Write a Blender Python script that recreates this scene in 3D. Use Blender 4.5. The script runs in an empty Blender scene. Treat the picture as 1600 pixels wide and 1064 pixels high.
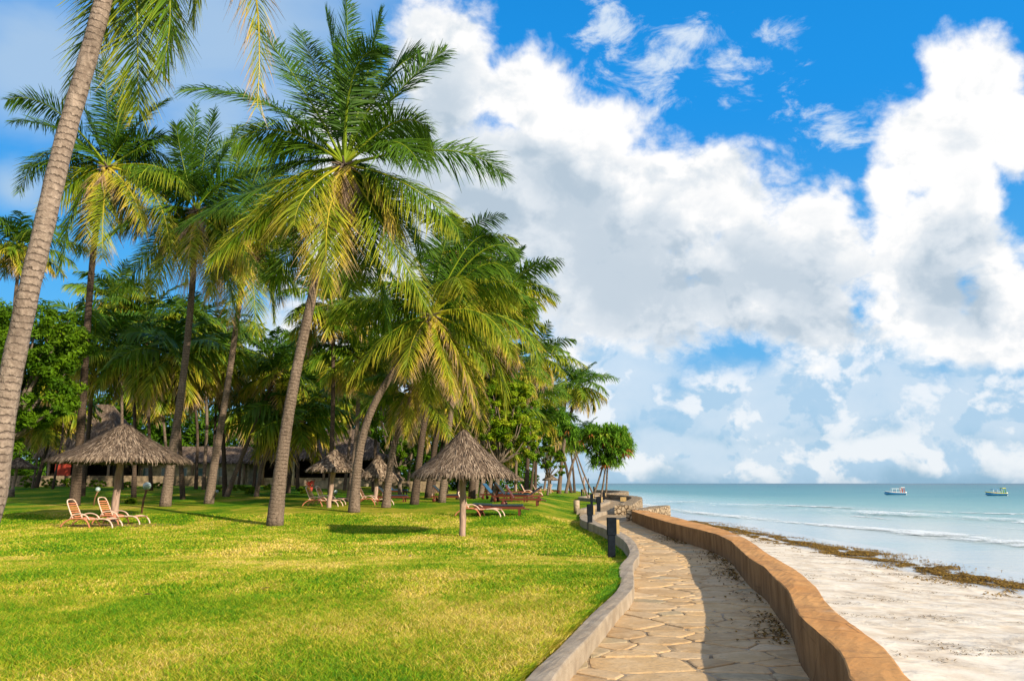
import bpy, math, random
import numpy as np
from mathutils import Vector, Euler
PI = math.pi
# ---------------------------------------------------------------- camera, world, sun
scene = bpy.context.scene
COL = scene.collection
F_PX, CX, CY, HZ = 1240.0, 800.0, 532.0, 755.0        # focal length in pixels of the 1600 px wide photograph
EYE = 1.65
PITCH = math.atan((HZ - CY) / F_PX)
cd = bpy.data.cameras.new('camera'); cam = bpy.data.objects.new('camera', cd); COL.objects.link(cam)
cam.location = (0, 0, EYE); cam.rotation_euler = (PI / 2 + PITCH, 0, 0)
cd.sensor_width = 36.0; cd.lens = 36.0 * F_PX / 1600; cd.clip_start = 0.1; cd.clip_end = 60000
scene.camera = cam
scene.render.resolution_x, scene.render.resolution_y = 1024, 680
vs = scene.view_settings
vs.view_transform = 'Standard'; vs.look = 'None'; vs.gamma = 1.0; vs.exposure = 0.45
SUN_EL, SUN_AZ = math.radians(23.5), math.radians(180 - 47)   # azimuth clockwise from +Y: behind the camera, to the right
sun_dir = Vector((math.sin(SUN_AZ) * math.cos(SUN_EL), math.cos(SUN_AZ) * math.cos(SUN_EL), math.sin(SUN_EL)))
sd = bpy.data.lights.new('sun', 'SUN'); sd.energy = 5.0; sd.angle = math.radians(0.5); sd.color = (1.0, 0.88, 0.68)
sun = bpy.data.objects.new('sun', sd); COL.objects.link(sun)
sun.rotation_euler = sun_dir.to_track_quat('Z', 'Y').to_euler()
scene.cycles.max_bounces = 6; scene.cycles.transparent_max_bounces = 8

def ray(px, py):
    """direction through a pixel of the photograph, scaled so that its y is 1"""
    c, s = math.cos(PITCH), math.sin(PITCH)
    u, v = (px - CX) / F_PX, (CY - py) / F_PX
    return np.array([u, c - v * s, s + v * c]) / (c - v * s)
def at_z(px, py, z):
    d = ray(px, py); t = (z - EYE) / d[2]
    return np.array([d[0] * t, t, z])
def at_y(px, py, Y):
    d = ray(px, py); return np.array([d[0] * Y, Y, EYE + d[2] * Y])

# ---------------------------------------------------------------- node helpers
class NT:
    def __init__(s, tree): s.t = tree; s.n = tree.nodes; s.l = tree.links; s.n.clear()
    def node(s, typ, **kw):
        nd = s.n.new(typ)
        for k, v in kw.items(): setattr(nd, k, v)
        return nd
    def put(s, sock, v):
        if isinstance(v, bpy.types.NodeSocket): s.l.new(v, sock)
        elif v is not None:
            if isinstance(v, (tuple, list)) and len(v) == 3 and sock.type == 'RGBA': v = (*v, 1)
            sock.default_value = v
    def math(s, op, a, b=None, c=None, clamp=False):
        nd = s.node('ShaderNodeMath', operation=op, use_clamp=clamp)
        s.put(nd.inputs[0], a); s.put(nd.inputs[1], b)
        if c is not None: s.put(nd.inputs[2], c)
        return nd.outputs[0]
    def vmath(s, op, a, b=None):
        nd = s.node('ShaderNodeVectorMath', operation=op)
        s.put(nd.inputs[0], a)
        if b is not None: s.put(nd.inputs[1], b)
        return nd.outputs[1] if op in ('LENGTH', 'DOT_PRODUCT') else nd.outputs[0]
    def mix(s, f, a, b, blend='MIX'):
        nd = s.node('ShaderNodeMix', data_type='RGBA', blend_type=blend)
        s.put(nd.inputs[0], f); s.put(nd.inputs[6], a); s.put(nd.inputs[7], b)
        return nd.outputs[2]
    def ramp(s, f, stops, interp='LINEAR'):
        nd = s.node('ShaderNodeValToRGB'); cr = nd.color_ramp; cr.interpolation = interp
        while len(cr.elements) < len(stops): cr.elements.new(0.5)
        for e, (p, c) in zip(cr.elements, stops):
            e.position = p; e.color = (*c, 1) if isinstance(c, (tuple, list)) else (c, c, c, 1)
        s.put(nd.inputs[0], f); return nd.outputs[0]
    def step(s, v, a, b, lo=0.0, hi=1.0):
        nd = s.node('ShaderNodeMapRange', interpolation_type='SMOOTHSTEP')
        for i, x in enumerate((v, a, b, lo, hi)): s.put(nd.inputs[i], x)
        return nd.outputs[0]
    def noise(s, vec, scale, detail=4, rough=.55, dist=0.0):
        nd = s.node('ShaderNodeTexNoise'); s.put(nd.inputs['Vector'], vec)
        nd.inputs['Scale'].default_value = scale; nd.inputs['Detail'].default_value = detail
        nd.inputs['Roughness'].default_value = rough; nd.inputs['Distortion'].default_value = dist
        return nd.outputs[0]
    def voro(s, vec, scale, feature='F1', out=0, detail=0):
        nd = s.node('ShaderNodeTexVoronoi', feature=feature); s.put(nd.inputs['Vector'], vec)
        nd.inputs['Scale'].default_value = scale
        if detail and 'Detail' in nd.inputs: nd.inputs['Detail'].default_value = detail
        return nd.outputs[out]
    def scalev(s, vec, sc): return s.vmath('MULTIPLY', vec, sc)
    def pos(s): return s.node('ShaderNodeNewGeometry').outputs['Position']
    def obj(s): return s.node('ShaderNodeTexCoord').outputs['Object']
    def attr(s, name): return s.node('ShaderNodeAttribute', attribute_name=name).outputs['Fac']
    def sep(s, v):
        nd = s.node('ShaderNodeSeparateXYZ'); s.put(nd.inputs[0], v); return nd.outputs
    def bump(s, h, strength=.5, dist=.02):
        nd = s.node('ShaderNodeBump'); s.put(nd.inputs['Height'], h)
        nd.inputs['Strength'].default_value = strength; nd.inputs['Distance'].default_value = dist
        return nd.outputs[0]
def new_mat(name):
    m = bpy.data.materials.new(name); m.use_nodes = True; return m, NT(m.node_tree)
def pbr(t, color, rough=.8, normal=None, spec=None, metal=0.0):
    p = t.node('ShaderNodeBsdfPrincipled'); t.put(p.inputs['Base Color'], color); t.put(p.inputs['Roughness'], rough)
    if spec is not None: t.put(p.inputs['Specular IOR Level'], spec)
    t.put(p.inputs['Metallic'], metal)
    if normal is not None: t.put(p.inputs['Normal'], normal)
    return p.outputs[0]
def out(t, sh): t.l.new(sh, t.node('ShaderNodeOutputMaterial').inputs[0])

# ---------------------------------------------------------------- sky with cumulus clouds (a function of direction only)
world = bpy.data.worlds.new('World'); scene.world = world; world.use_nodes = True
w = NT(world.node_tree)
sky = w.node('ShaderNodeTexSky', sky_type='NISHITA'); sky.sun_disc = False
sky.sun_elevation = SUN_EL; sky.sun_rotation = SUN_AZ; sky.altitude = 0; sky.air_density = 1.0; sky.dust_density = 0.4; sky.ozone_density = 3.0
hs = w.node('ShaderNodeHueSaturation'); hs.inputs['Saturation'].default_value = 1.35; hs.inputs['Value'].default_value = 1.45
w.l.new(sky.outputs[0], hs.inputs['Color'])
D = w.node('ShaderNodeTexCoord').outputs['Generated']
dx, dy, dz = w.sep(D)
yy = w.math('MAXIMUM', dy, 0.08)
cmb = w.node('ShaderNodeCombineXYZ')
w.put(cmb.inputs[0], w.math('DIVIDE', dx, yy)); w.put(cmb.inputs[1], w.math('DIVIDE', dz, yy))
UV = cmb.outputs[0]
wn = w.node('ShaderNodeTexNoise'); wn.inputs['Scale'].default_value = 9; wn.inputs['Detail'].default_value = 5; w.put(wn.inputs['Vector'], UV)
warp = w.vmath('MULTIPLY', w.vmath('SUBTRACT', wn.outputs['Color'], (.5, .5, .5)), (.06, .06, 0))
UVw = w.vmath('ADD', UV, warp)
def blobs(lst, vec):
    acc = None
    for (x, y, rx, ry) in lst:
        d = ray(x, y); d2 = ray(x, y - ry)
        du, dv = rx / F_PX * 1.03, (d2[2] - d[2])
        q = w.vmath('MULTIPLY', w.vmath('SUBTRACT', vec, (d[0], d[2], 0)), (1 / du, 1 / dv, 0))
        l = w.vmath('LENGTH', q)
        b = w.math('SUBTRACT', 1.0, l)
        acc = b if acc is None else w.math('SMOOTH_MAX', acc, b, 0.12)
    return acc
main = blobs([(830, 150, 120, 110), (690, 110, 120, 150), (620, 330, 200, 250), (880, 320, 260, 190), (1110, 330, 190, 120), (1170, 420, 190, 140),
              (960, 440, 240, 110), (1270, 380, 140, 110), (1260, 470, 80, 50), (1500, 110, 95, 85), (1440, 230, 125, 120), (1570, 200, 60, 80), (930, 200, 100, 70),
              (1430, 400, 110, 160), (1580, 460, 100, 110), (1520, 530, 130, 60), (1500, 320, 75, 140), (1390, 300, 60, 80)], UVw)
veil = blobs([(380, 60, 360, 220), (60, 90, 200, 130), (20, 290, 80, 50), (330, 200, 160, 90)], UVw)
wisp = blobs([(1160, 120, 150, 60), (1075, 48, 110, 36), (1195, 66, 90, 40), (1030, 110, 120, 100), (960, 60, 90, 70), (1290, 190, 120, 60)], UVw)
low = blobs([(960, 600, 150, 120), (1150, 640, 200, 90), (1350, 610, 200, 110), (1530, 630, 180, 110), (1100, 710, 500, 60), (1500, 710, 400, 50), (500, 540, 220, 100), (1420, 540, 120, 60)], UVw)
DD = w.vmath('MULTIPLY', D, (1, 1, 1.2))
n1 = w.noise(DD, 6.5, 9, .60, .25)
n2 = w.noise(DD, 15.0, 6, .55, .2)
bil = w.math('ABSOLUTE', w.math('SUBTRACT', n2, .5))            # billows: rounded tops, sharp valleys
puff = w.math('ADD', w.math('MULTIPLY', w.math('SUBTRACT', n1, .5), 2.1), w.math('MULTIPLY', w.math('SUBTRACT', bil, .07), 1.1))
front = w.step(dy, .12, .3)
dm = w.math('ADD', main, puff)
nst = w.noise(w.vmath('MULTIPLY', D, (1, 1, 2.2)), 4.0, 5, .55, .3)
dvl = w.math('ADD', veil, w.math('MULTIPLY', w.math('SUBTRACT', nst, .5), 1.6))
dl = w.math('ADD', low, w.math('MULTIPLY', puff, .9))
nw = w.noise(w.vmath('MULTIPLY', D, (1, 1, 1.7)), 13.0, 9, .66, .5)
aw = w.math('MULTIPLY', w.step(w.math('ADD', wisp, w.math('MULTIPLY', w.math('SUBTRACT', nw, .56), 5.0)), .05, 1.1), .85)
gen = w.step(n1, .36, .56)
am = w.step(dm, -.10, .34)
av = w.math('MULTIPLY', w.step(dvl, -.25, .9), .72)
al = w.math('MULTIPLY', w.step(dl, -.15, .6), .80)
n3 = w.noise(w.vmath('ADD', DD, (.020, 0, .026)), 15.0, 6, .55, .2)
b3 = w.math('ABSOLUTE', w.math('SUBTRACT', n3, .5))
rl = w.math('ADD', w.math('MULTIPLY', w.math('SUBTRACT', bil, b3), 1.2), w.math('MULTIPLY', w.math('SUBTRACT', n2, n3), 1.3))
relief = w.math('MULTIPLY', rl, w.step(dm, 1.3, .3, .45, 1.0))
shade = blobs([(1000, 420, 420, 130), (720, 350, 190, 170), (1250, 470, 190, 90), (880, 300, 150, 90), (1500, 430, 120, 120), (660, 200, 120, 200)], UVw)
lit = w.math('ADD', w.math('ADD', .88, relief), w.math('MULTIPLY', w.step(w.math('ADD', shade, w.math('MULTIPLY', w.math('SUBTRACT', n1, .5), 1.6)), -.25, .75), -.66))
lit = w.math('ADD', lit, w.math('MULTIPLY', w.step(dm, .9, .1), .10), clamp=True)
def cramp(f):
    a = w.mix(w.step(f, 0.0, .55), (4.6, 5.6, 6.6), (7.0, 7.6, 8.2))
    return w.mix(w.step(f, .45, 1.0), a, (9.9, 9.8, 9.7))
cc = cramp(lit)
vcol = (4.9, 6.3, 7.6)
lcol = w.mix(w.step(w.math('ADD', w.math('MULTIPLY', relief, 2.1), .62), .35, 1.0), (4.7, 6.5, 8.2), (9.5, 9.6, 9.7))
air = w.mix(w.step(dz, .0, .22), (2.3, 4.5, 6.7), (.95, 4.4, 8.6))
air = w.mix(w.step(dz, .15, .45), air, (.14, 3.1, 8.4))
air = w.mix(w.step(dz, .42, .75), air, (.07, 2.2, 6.6))
base = w.mix(.85, hs.outputs[0], air)      # a clear tropical sky, deeper and bluer than the model alone gives
c1 = w.mix(al, base, lcol)
c2 = w.mix(av, c1, vcol)
c2 = w.mix(aw, c2, (7.6, 8.4, 9.2))
c3 = w.mix(am, c2, cc)
c3 = w.mix(front, w.mix(gen, base, (7.2, 6.9, 6.5)), c3)  # out of view: warm cloud cover added to make the ambient light less blue
bg = w.node('ShaderNodeBackground'); w.l.new(c3, bg.inputs[0]); bg.inputs[1].default_value = 0.077
w.l.new(bg.outputs[0], w.node('ShaderNodeOutputWorld').inputs[0])
world.cycles.sampling_method = 'NONE'

# ---------------------------------------------------------------- materials
M = {}
def simple(name, col, rough=.7, nscale=8, var=.25, bump=.3, bdist=.01, spec=.3, stretch=(1, 1, 1), metal=0):
    m, t = new_mat(name)
    v = t.scalev(t.obj(), stretch)
    n = t.noise(v, nscale, 6, .6)
    c = t.mix(t.step(n, .3, .7), tuple(x * (1 - var) for x in col), tuple(min(1, x * (1 + var)) for x in col))
    out(t, pbr(t, c, rough, t.bump(n, bump, bdist), spec, metal)); M[name] = m; return m
def leafmat(name, stops, transl=.35, rough=.45, spec=.35, tcol=1.5):
    """stops: colour against the 'dry' attribute; 'tint' is each leaf's own lightness"""
    m, t = new_mat(name)
    c = t.ramp(t.attr('dry'), stops)
    k = t.math('ADD', .72, t.math('MULTIPLY', t.attr('tint'), .62))
    c = t.mix(1.0, c, t.vmath('MULTIPLY', (1, 1, 1), t.node('ShaderNodeCombineXYZ').outputs[0]), 'MIX') if False else t.vmath('SCALE', c)
    sc = c.node; sc.inputs['Scale'].default_value = 1; t.l.new(k, sc.inputs['Scale'])
    p = pbr(t, c, rough, None, spec)
    tr = t.node('ShaderNodeBsdfTranslucent'); t.l.new(c, tr.inputs[0])
    mx = t.node('ShaderNodeMixShader'); mx.inputs[0].default_value = transl
    t.l.new(p, mx.inputs[1]); t.l.new(tr.outputs[0], mx.inputs[2])
    out(t, mx.outputs[0]); M[name] = m; return m
leafmat('palm_leaf', [(0, (.036, .100, .006)), (.25, (.10, .19, .009)), (.5, (.33, .34, .018)), (.66, (.52, .38, .045)), (.80, (.50, .34, .17)), (1, (.34, .235, .165))], .26, .5, .22)
leafmat('broad_leaf', [(0, (.035, .10, .004)), (.5, (.11, .21, .006)), (.8, (.27, .36, .012)), (1, (.44, .46, .03))], .35, .55, .12)
leafmat('pandanus_leaf', [(0, (.10, .25, .02)), (.5, (.22, .40, .03)), (.8, (.36, .42, .04)), (1, (.42, .14, .04))], .4, .5, .2)
leafmat('thatch_straw', [(0, (.07, .047, .032)), (.5, (.18, .128, .09)), (1, (.38, .29, .21))], .05, .8, .1)
leafmat('weed_strand', [(0, (.11, .055, .010)), (.5, (.26, .15, .02)), (1, (.45, .29, .05))], .15, .7, .2)
leafmat('grass_blade', [(0, (.045, .19, .004)), (.3, (.15, .33, .006)), (.55, (.38, .42, .012)), (.8, (.66, .50, .07)), (1, (.78, .60, .20))], .28, .6, .2)

def trunk_mat(name, a, b, ring):
    m, t = new_mat(name)
    along = t.attr('along')                         # metres along the trunk
    n = t.noise(t.obj(), 2.5, 6, .6); nf = t.noise(t.obj(), 16, 5, .6)
    w_ = t.math('ADD', t.math('MULTIPLY', along, ring), t.math('ADD', t.math('MULTIPLY', n, 1.3), t.math('MULTIPLY', nf, .8)))
    fr = t.math('FRACT', w_)
    groove = t.math('ADD', t.math('MULTIPLY', t.step(fr, .0, .12), t.step(fr, 1.0, .80)), t.step(t.noise(t.scalev(t.obj(), (3, 3, .6)), 1.7, 3), .45, .7), None, True)
    g2 = t.math('MULTIPLY', t.math('ADD', groove, t.math('MULTIPLY', t.step(nf, .3, .7), .5)), .67)
    c = t.mix(t.step(nf, .25, .75), a, b)
    c = t.mix(t.math('SUBTRACT', 1.0, groove), c, tuple(x * .62 for x in a))
    blot = t.step(t.noise(t.scalev(t.obj(), (1, 1, .6)), 1.1, 6, .65), .52, .7)
    c = t.mix(t.math('MULTIPLY', blot, .75), c, tuple(x * .45 for x in a))
    c = t.mix(t.math('MULTIPLY', t.step(t.noise(t.scalev(t.obj(), (1, 1, .4)), 2.2, 5, .7), .56, .66), .5), c, tuple(min(1, x * 1.35) for x in b))
    out(t, pbr(t, c, .9, t.bump(g2, .9, .035), .1)); M[name] = m
trunk_mat('palm_bark', (.115, .082, .06), (.25, .185, .14), 7.0)
trunk_mat('palm_bark_pale', (.19, .14, .11), (.36, .28, .225), 8.5)
trunk_mat('palm_bark_dark', (.06, .042, .03), (.13, .092, .068), 7.0)
simple('branch_bark', (.17, .13, .10), .9, 6, .4, .6, .03, .1)
simple('coconut', (.30, .22, .03), .5, 9, .45, .2, .01)
simple('pole_wood', (.36, .245, .19), .8, 3, .3, .5, .02, .2, (4, 4, .7))
simple('lounger_wood', (.125, .028, .014), .45, 6, .35, .2, .004, .4, (1, 8, 8))
simple('cushion', (.028, .045, .055), .85, 14, .3, .3, .01, .2)
simple('cushion_blue', (.03, .10, .19), .85, 14, .3, .3, .01, .2)
simple('strap_orange', (.58, .21, .11), .5, 8, .25, .1, .002, .4)
simple('frame_white', (.70, .49, .38), .45, 8, .25, .1, .002, .4)
simple('dark_post', (.009, .013, .019), .8, 10, .35, .2, .003, .08)
simple('yellow_wood', (.48, .33, .14), .7, 5, .25, .2, .004, .3, (6, 6, 1))
simple('globe_glass', (.34, .42, .42), .12, 4, .15, .05, .002, .8)
simple('rust_metal', (.20, .10, .05), .7, 9, .3, .2, .003, .3)
simple('plaster', (.50, .40, .29), .85, 2.2, .35, .3, .01, .2)
simple('plaster_white', (.68, .64, .56), .85, 3, .2, .2, .01, .2)
simple('red_wall', (.38, .05, .03), .8, 3, .3, .2, .01, .2)
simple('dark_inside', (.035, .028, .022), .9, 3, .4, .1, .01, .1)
simple('thatch_core', (.12, .092, .07), .95, 14, .5, .9, .05, .1, (1, 1, .5))
simple('stone_post', (.42, .32, .23), .9, 7, .35, .6, .03, .1)
simple('stone_dark', (.22, .165, .11), .9, 3, .45, .6, .03, .1)
simple('glass_dark', (.06, .16, .17), .1, 3, .2, .0, .01, .6)
simple('boat_blue', (.05, .20, .42), .4, 4, .2, .1, .005, .5)
simple('boat_white', (.80, .80, .78), .4, 4, .1, .1, .005, .5)
simple('boat_red', (.45, .07, .04), .5, 4, .2, .1, .005, .4)
simple('boat_yellow', (.75, .62, .04), .5, 4, .2, .1, .005, .4)
simple('boat_green', (.10, .30, .05), .5, 4, .2, .1, .005, .4)
simple('soil', (.20, .13, .075), .95, 5, .4, .6, .03, .1)

# lawn ground
def grass_patch(t, P):
    v = t.scalev(P, (.9, .55, 1))
    a = t.noise(v, .28, 3, .5, .4); b = t.noise(v, 1.3, 5, .6, .3); c = t.noise(P, 9, 4, .65)
    s = t.math('ADD', t.math('MULTIPLY', a, 1.15), t.math('ADD', t.math('MULTIPLY', b, .55), t.math('MULTIPLY', c, .50)))
    return s       # about .92 on average
m, t = new_mat('lawn_ground')
P = t.pos(); s_ = grass_patch(t, P)
fine = t.noise(t.scalev(P, (1, .7, 1)), 42, 3, .7)
s2 = t.math('ADD', s_, t.math('MULTIPLY', t.math('SUBTRACT', fine, .5), .85))
c = t.ramp(t.step(s2, .78, 1.52), [(0, (.026, .115, .003)), (.25, (.07, .21, .005)), (.5, (.20, .29, .010)), (.75, (.42, .36, .03)), (1, (.54, .40, .10))])
X, Y, Z = t.sep(P)
soilf = t.math('MULTIPLY', t.step(t.noise(P, .8, 5, .7), .67, .72), .7)
c = t.mix(soilf, c, (.20, .13, .07))
out(t, pbr(t, c, .95, t.bump(fine, 1.0, .05), .05)); M['lawn_ground'] = m
# the blades take their dryness from the same patches
m = M['grass_blade']; t2 = m.node_tree
tt = NT.__new__(NT); tt.t = t2; tt.n = t2.nodes; tt.l = t2.links
s_ = grass_patch(tt, tt.pos())
f = tt.math('ADD', tt.math('MULTIPLY', tt.step(s_, .88, 1.34), .62), tt.math('MULTIPLY', tt.math('SUBTRACT', tt.attr('dry'), .12), .66))
rampn = [n for n in t2.nodes if n.bl_idname == 'ShaderNodeValToRGB'][0]
for l in list(rampn.inputs[0].links): t2.links.remove(l)
t2.links.new(f, rampn.inputs[0])

# sand with wet margin
m, t = new_mat('sand')
P = t.pos(); X, Y, Z = t.sep(P)
wob = t.math('MULTIPLY', t.math('SUBTRACT', t.noise(t.scalev(P, (1, .35, 1)), .22, 4, .5), .5), 6.0)
shore = t.math('ADD', X, wob)
wet = t.step(shore, 13.6, 15.6)
nA = t.noise(P, 1.4, 6, .65); nB = t.noise(P, 7.5, 6, .7); nC = t.noise(P, 40, 3, .7)
dryc = t.mix(t.step(nA, .35, .65), (.66, .55, .42), (.84, .76, .64))
dryc = t.mix(t.math('MULTIPLY', t.step(t.noise(t.scalev(P, (1, .8, 1)), .75, 9, .72, .3), .55, .68), .60), dryc, (.36, .27, .20))
dryc = t.mix(t.math('MULTIPLY', t.step(nC, .60, .74), .5), dryc, (.33, .25, .18))
c = t.mix(wet, dryc, (.50, .50, .485))
rough = t.step(wet, 0, 1, .9, .12)
tr = t.step(t.noise(t.scalev(P, (.6, 1, 1)), .9, 3, .5), .42, .62)
h = t.math('ADD', t.math('MULTIPLY', t.math('MULTIPLY', nB, tr), .9), t.math('ADD', t.math('MULTIPLY', nA, .5), t.math('MULTIPLY', nC, .10)))
bn = t.node('ShaderNodeBump'); t.put(bn.inputs['Height'], h); bn.inputs['Distance'].default_value = .08
t.put(bn.inputs['Strength'], t.step(wet, 0, 1, .9, .03))
out(t, pbr(t, c, rough, bn.outputs[0], t.step(wet, 0, 1, .1, .6))); M['sand'] = m

# sea: the water's own colour changes with its depth (distance from the shore)
m, t = new_mat('sea_water')
P = t.pos(); X, Y, Z = t.sep(P)
d = t.math('ADD', t.math('SUBTRACT', X, 17), t.math('MULTIPLY', Y, .45))
d = t.math('ADD', d, t.math('MULTIPLY', t.math('SUBTRACT', t.noise(t.scalev(P, (1, .2, 1)), .03, 4, .5), .5), 45))
lg = t.math('LOGARITHM', t.math('MAXIMUM', d, 2.0), 10.0)
c = t.ramp(t.math('DIVIDE', lg, 4.0), [(.20, (.60, .58, .53)), (.40, (.46, .54, .51)), (.50, (.20, .42, .42)), (.57, (.06, .27, .31)), (.68, (.018, .19, .25)), (.84, (.008, .12, .19)), (1.0, (.004, .05, .12))])
pat = t.noise(t.scalev(P, (.35, 1, 1)), .06, 5, .6)
c = t.mix(t.math('MULTIPLY', t.step(pat, .45, .65), .35), c, (.14, .42, .42))
far = t.step(Y, 60, 600)
h = t.math('ADD', t.math('MULTIPLY', t.noise(t.scalev(P, (1, 1.6, 1)), 1.6, 4, .6), .35), t.noise(t.scalev(P, (.5, 1.4, 1)), .35, 5, .6))
bn = t.node('ShaderNodeBump'); t.put(bn.inputs['Height'], h); bn.inputs['Distance'].default_value = .55
t.put(bn.inputs['Strength'], t.step(X, 20, 60, .07, .8))
p = pbr(t, c, t.step(X, 20, 60, .10, .32), bn.outputs[0], .16)
out(t, p); M['sea_water'] = m
# foam
m, t = new_mat('foam')
P = t.pos()
e = t.attr('edge')
n = t.math('ADD', t.math('MULTIPLY', t.noise(t.scalev(P, (1, .55, 1)), 1.1, 8, .78), .7), t.math('MULTIPLY', t.noise(P, .22, 4, .6), .3))
a = t.math('MULTIPLY', t.step(t.math('ADD', n, t.math('MULTIPLY', e, .30)), .67, .86), t.step(e, .05, .4))
dfs = pbr(t, (.80, .84, .84), .8, t.bump(n, .8, .2), .2)
tp = t.node('ShaderNodeBsdfTransparent'); mx = t.node('ShaderNodeMixShader')
t.l.new(a, mx.inputs[0]); t.l.new(tp.outputs[0], mx.inputs[1]); t.l.new(dfs, mx.inputs[2])
out(t, mx.outputs[0]); M['foam'] = m

# flagstones
m, t = new_mat('flagstone')
P = t.pos(); k = t.attr('tint'); g = t.attr('dry')
n = t.noise(P, 3.2, 7, .65, .3); nf = t.noise(t.scalev(P, (1, 2.2, 1)), 14, 6, .65)
c = t.ramp(k, [(0, (.44, .27, .125)), (.3, (.55, .355, .175)), (.6, (.64, .41, .19)), (.85, (.56, .38, .21)), (1, (.68, .48, .28))])
c = t.mix(t.math('MULTIPLY', g, .6), c, (.30, .285, .20))
c = t.mix(t.math('MULTIPLY', t.step(n, .40, .66), .5), c, (.72, .53, .32))
c = t.mix(t.math('MULTIPLY', t.step(nf, .50, .68), .55), c, (.30, .21, .13))
out(t, pbr(t, c, .85, t.bump(t.math('ADD', n, t.math('MULTIPLY', nf, .6)), .7, .03), .15)); M['flagstone'] = m
m, t = new_mat('mortar')
P = t.pos(); n = t.noise(P, 8, 6, .7); n2 = t.noise(P, 1.2, 4, .6)
c = t.mix(t.step(n, .3, .7), (.20, .14, .085), (.46, .34, .21))
c = t.mix(t.math('MULTIPLY', t.step(n2, .5, .66), .5), c, (.62, .50, .38))
out(t, pbr(t, c, .95, t.bump(n, .9, .03), .1)); M['mortar'] = m
# walls: ochre render on the top, brown streaked sides with shade painted in
m, t = new_mat('ochre_render')
P = t.pos(); nz = t.sep(t.node('ShaderNodeNewGeometry').outputs['Normal'])[2]
n = t.noise(t.scalev(P, (1, .6, 1)), 1.6, 6, .65, .3); nf = t.noise(P, 18, 5, .7)
st = t.noise(t.scalev(P, (1, 1, .35)), 3.0, 7, .7)
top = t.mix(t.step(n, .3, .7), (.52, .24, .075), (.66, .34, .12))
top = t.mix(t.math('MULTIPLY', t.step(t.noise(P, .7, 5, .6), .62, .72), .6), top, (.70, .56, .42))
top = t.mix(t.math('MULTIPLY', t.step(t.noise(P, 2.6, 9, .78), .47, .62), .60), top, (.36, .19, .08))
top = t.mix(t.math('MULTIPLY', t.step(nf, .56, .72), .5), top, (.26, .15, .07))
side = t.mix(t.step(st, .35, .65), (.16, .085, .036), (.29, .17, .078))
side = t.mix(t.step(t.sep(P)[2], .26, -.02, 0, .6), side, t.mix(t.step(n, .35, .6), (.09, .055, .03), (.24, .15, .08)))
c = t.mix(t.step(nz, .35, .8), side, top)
crk = t.voro(t.vmath('ADD', P, t.vmath('MULTIPLY', t.node('ShaderNodeTexNoise').outputs['Color'], (.3, .3, .3))), 1.1, 'DISTANCE_TO_EDGE')
crm = t.math('MULTIPLY', t.step(crk, .014, .003), t.step(t.noise(P, .9, 2), .42, .55))
c = t.mix(t.math('MULTIPLY', crm, .6), c, (.12, .06, .03))
hh = t.math('ADD', t.math('MULTIPLY', nf, .35), t.math('ADD', n, t.math('MULTIPLY', st, .4)))
out(t, pbr(t, c, .85, t.bump(hh, .45, .03), .15)); M['ochre_render'] = m
m, t = new_mat('rubble_stone')
P = t.pos(); v = t.voro(P, 5.0, 'DISTANCE_TO_EDGE'); vc = t.voro(P, 5.0, 'F1', 0); n = t.noise(P, 12, 5, .7)
c = t.mix(t.step(n, .3, .7), (.44, .34, .22), (.62, .50, .36))
c = t.mix(t.step(vc, .1, .7), c, (.34, .25, .16)); c = t.mix(t.step(v, .07, .02), c, (.13, .09, .055))
out(t, pbr(t, c, .9, t.bump(t.math('ADD', t.step(v, 0, .12), t.math('MULTIPLY', n, .3)), 1.0, .08), .1)); M['rubble_stone'] = m
m, t = new_mat('grey_cement')
P = t.pos(); n = t.noise(P, 2.2, 6, .65); nf = t.noise(P, 22, 5, .7); st = t.noise(t.scalev(P, (1, 1, .2)), 6, 5, .6)
c = t.mix(t.step(n, .3, .7), (.26, .205, .15), (.43, .355, .27)); c = t.mix(t.math('MULTIPLY', t.step(st, .5, .7), .3), c, (.42, .33, .23))
c = t.mix(t.math('MULTIPLY', t.step(nf, .55, .75), .35), c, (.20, .17, .14))
out(t, pbr(t, c, .85, t.bump(t.math('ADD', n, t.math('MULTIPLY', nf, .5)), .6, .03), .15)); M['grey_cement'] = m

# ---------------------------------------------------------------- mesh helpers
def link(o, parent=None):
    COL.objects.link(o)
    if parent is not None: o.parent = parent
    return o
def mesh(name, V, F, mats, att=None, fm=None, smooth=False):
    """V (n,3); F: list of arrays (m,3) or (m,4), or one array"""
    me = bpy.data.meshes.new(name)
    V = np.asarray(V, dtype=np.float32)
    if not isinstance(F, list): F = [F]
    F = [np.asarray(f, dtype=np.int32) for f in F if len(f)]
    me.vertices.add(len(V)); me.vertices.foreach_set('co', V.ravel())
    loops = np.concatenate([f.ravel() for f in F])
    cnt = np.concatenate([np.full(len(f), f.shape[1], dtype=np.int32) for f in F])
    st = np.concatenate([[0], np.cumsum(cnt)[:-1]]).astype(np.int32)
    me.loops.add(len(loops)); me.loops.foreach_set('vertex_index', loops)
    me.polygons.add(len(cnt)); me.polygons.foreach_set('loop_start', st)
    if smooth: me.polygons.foreach_set('use_smooth', np.ones(len(cnt), dtype=bool))
    for mname in (mats if isinstance(mats, (list, tuple)) else [mats]): me.materials.append(M[mname])
    if fm is not None: me.polygons.foreach_set('material_index', np.asarray(fm, dtype=np.int32))
    for k, a in (att or {}).items():
        at = me.attributes.new(k, 'FLOAT', 'POINT'); at.data.foreach_set('value', np.asarray(a, dtype=np.float32))
    me.update(calc_edges=True)
    if not smooth: me.shade_flat()
    return me
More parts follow.
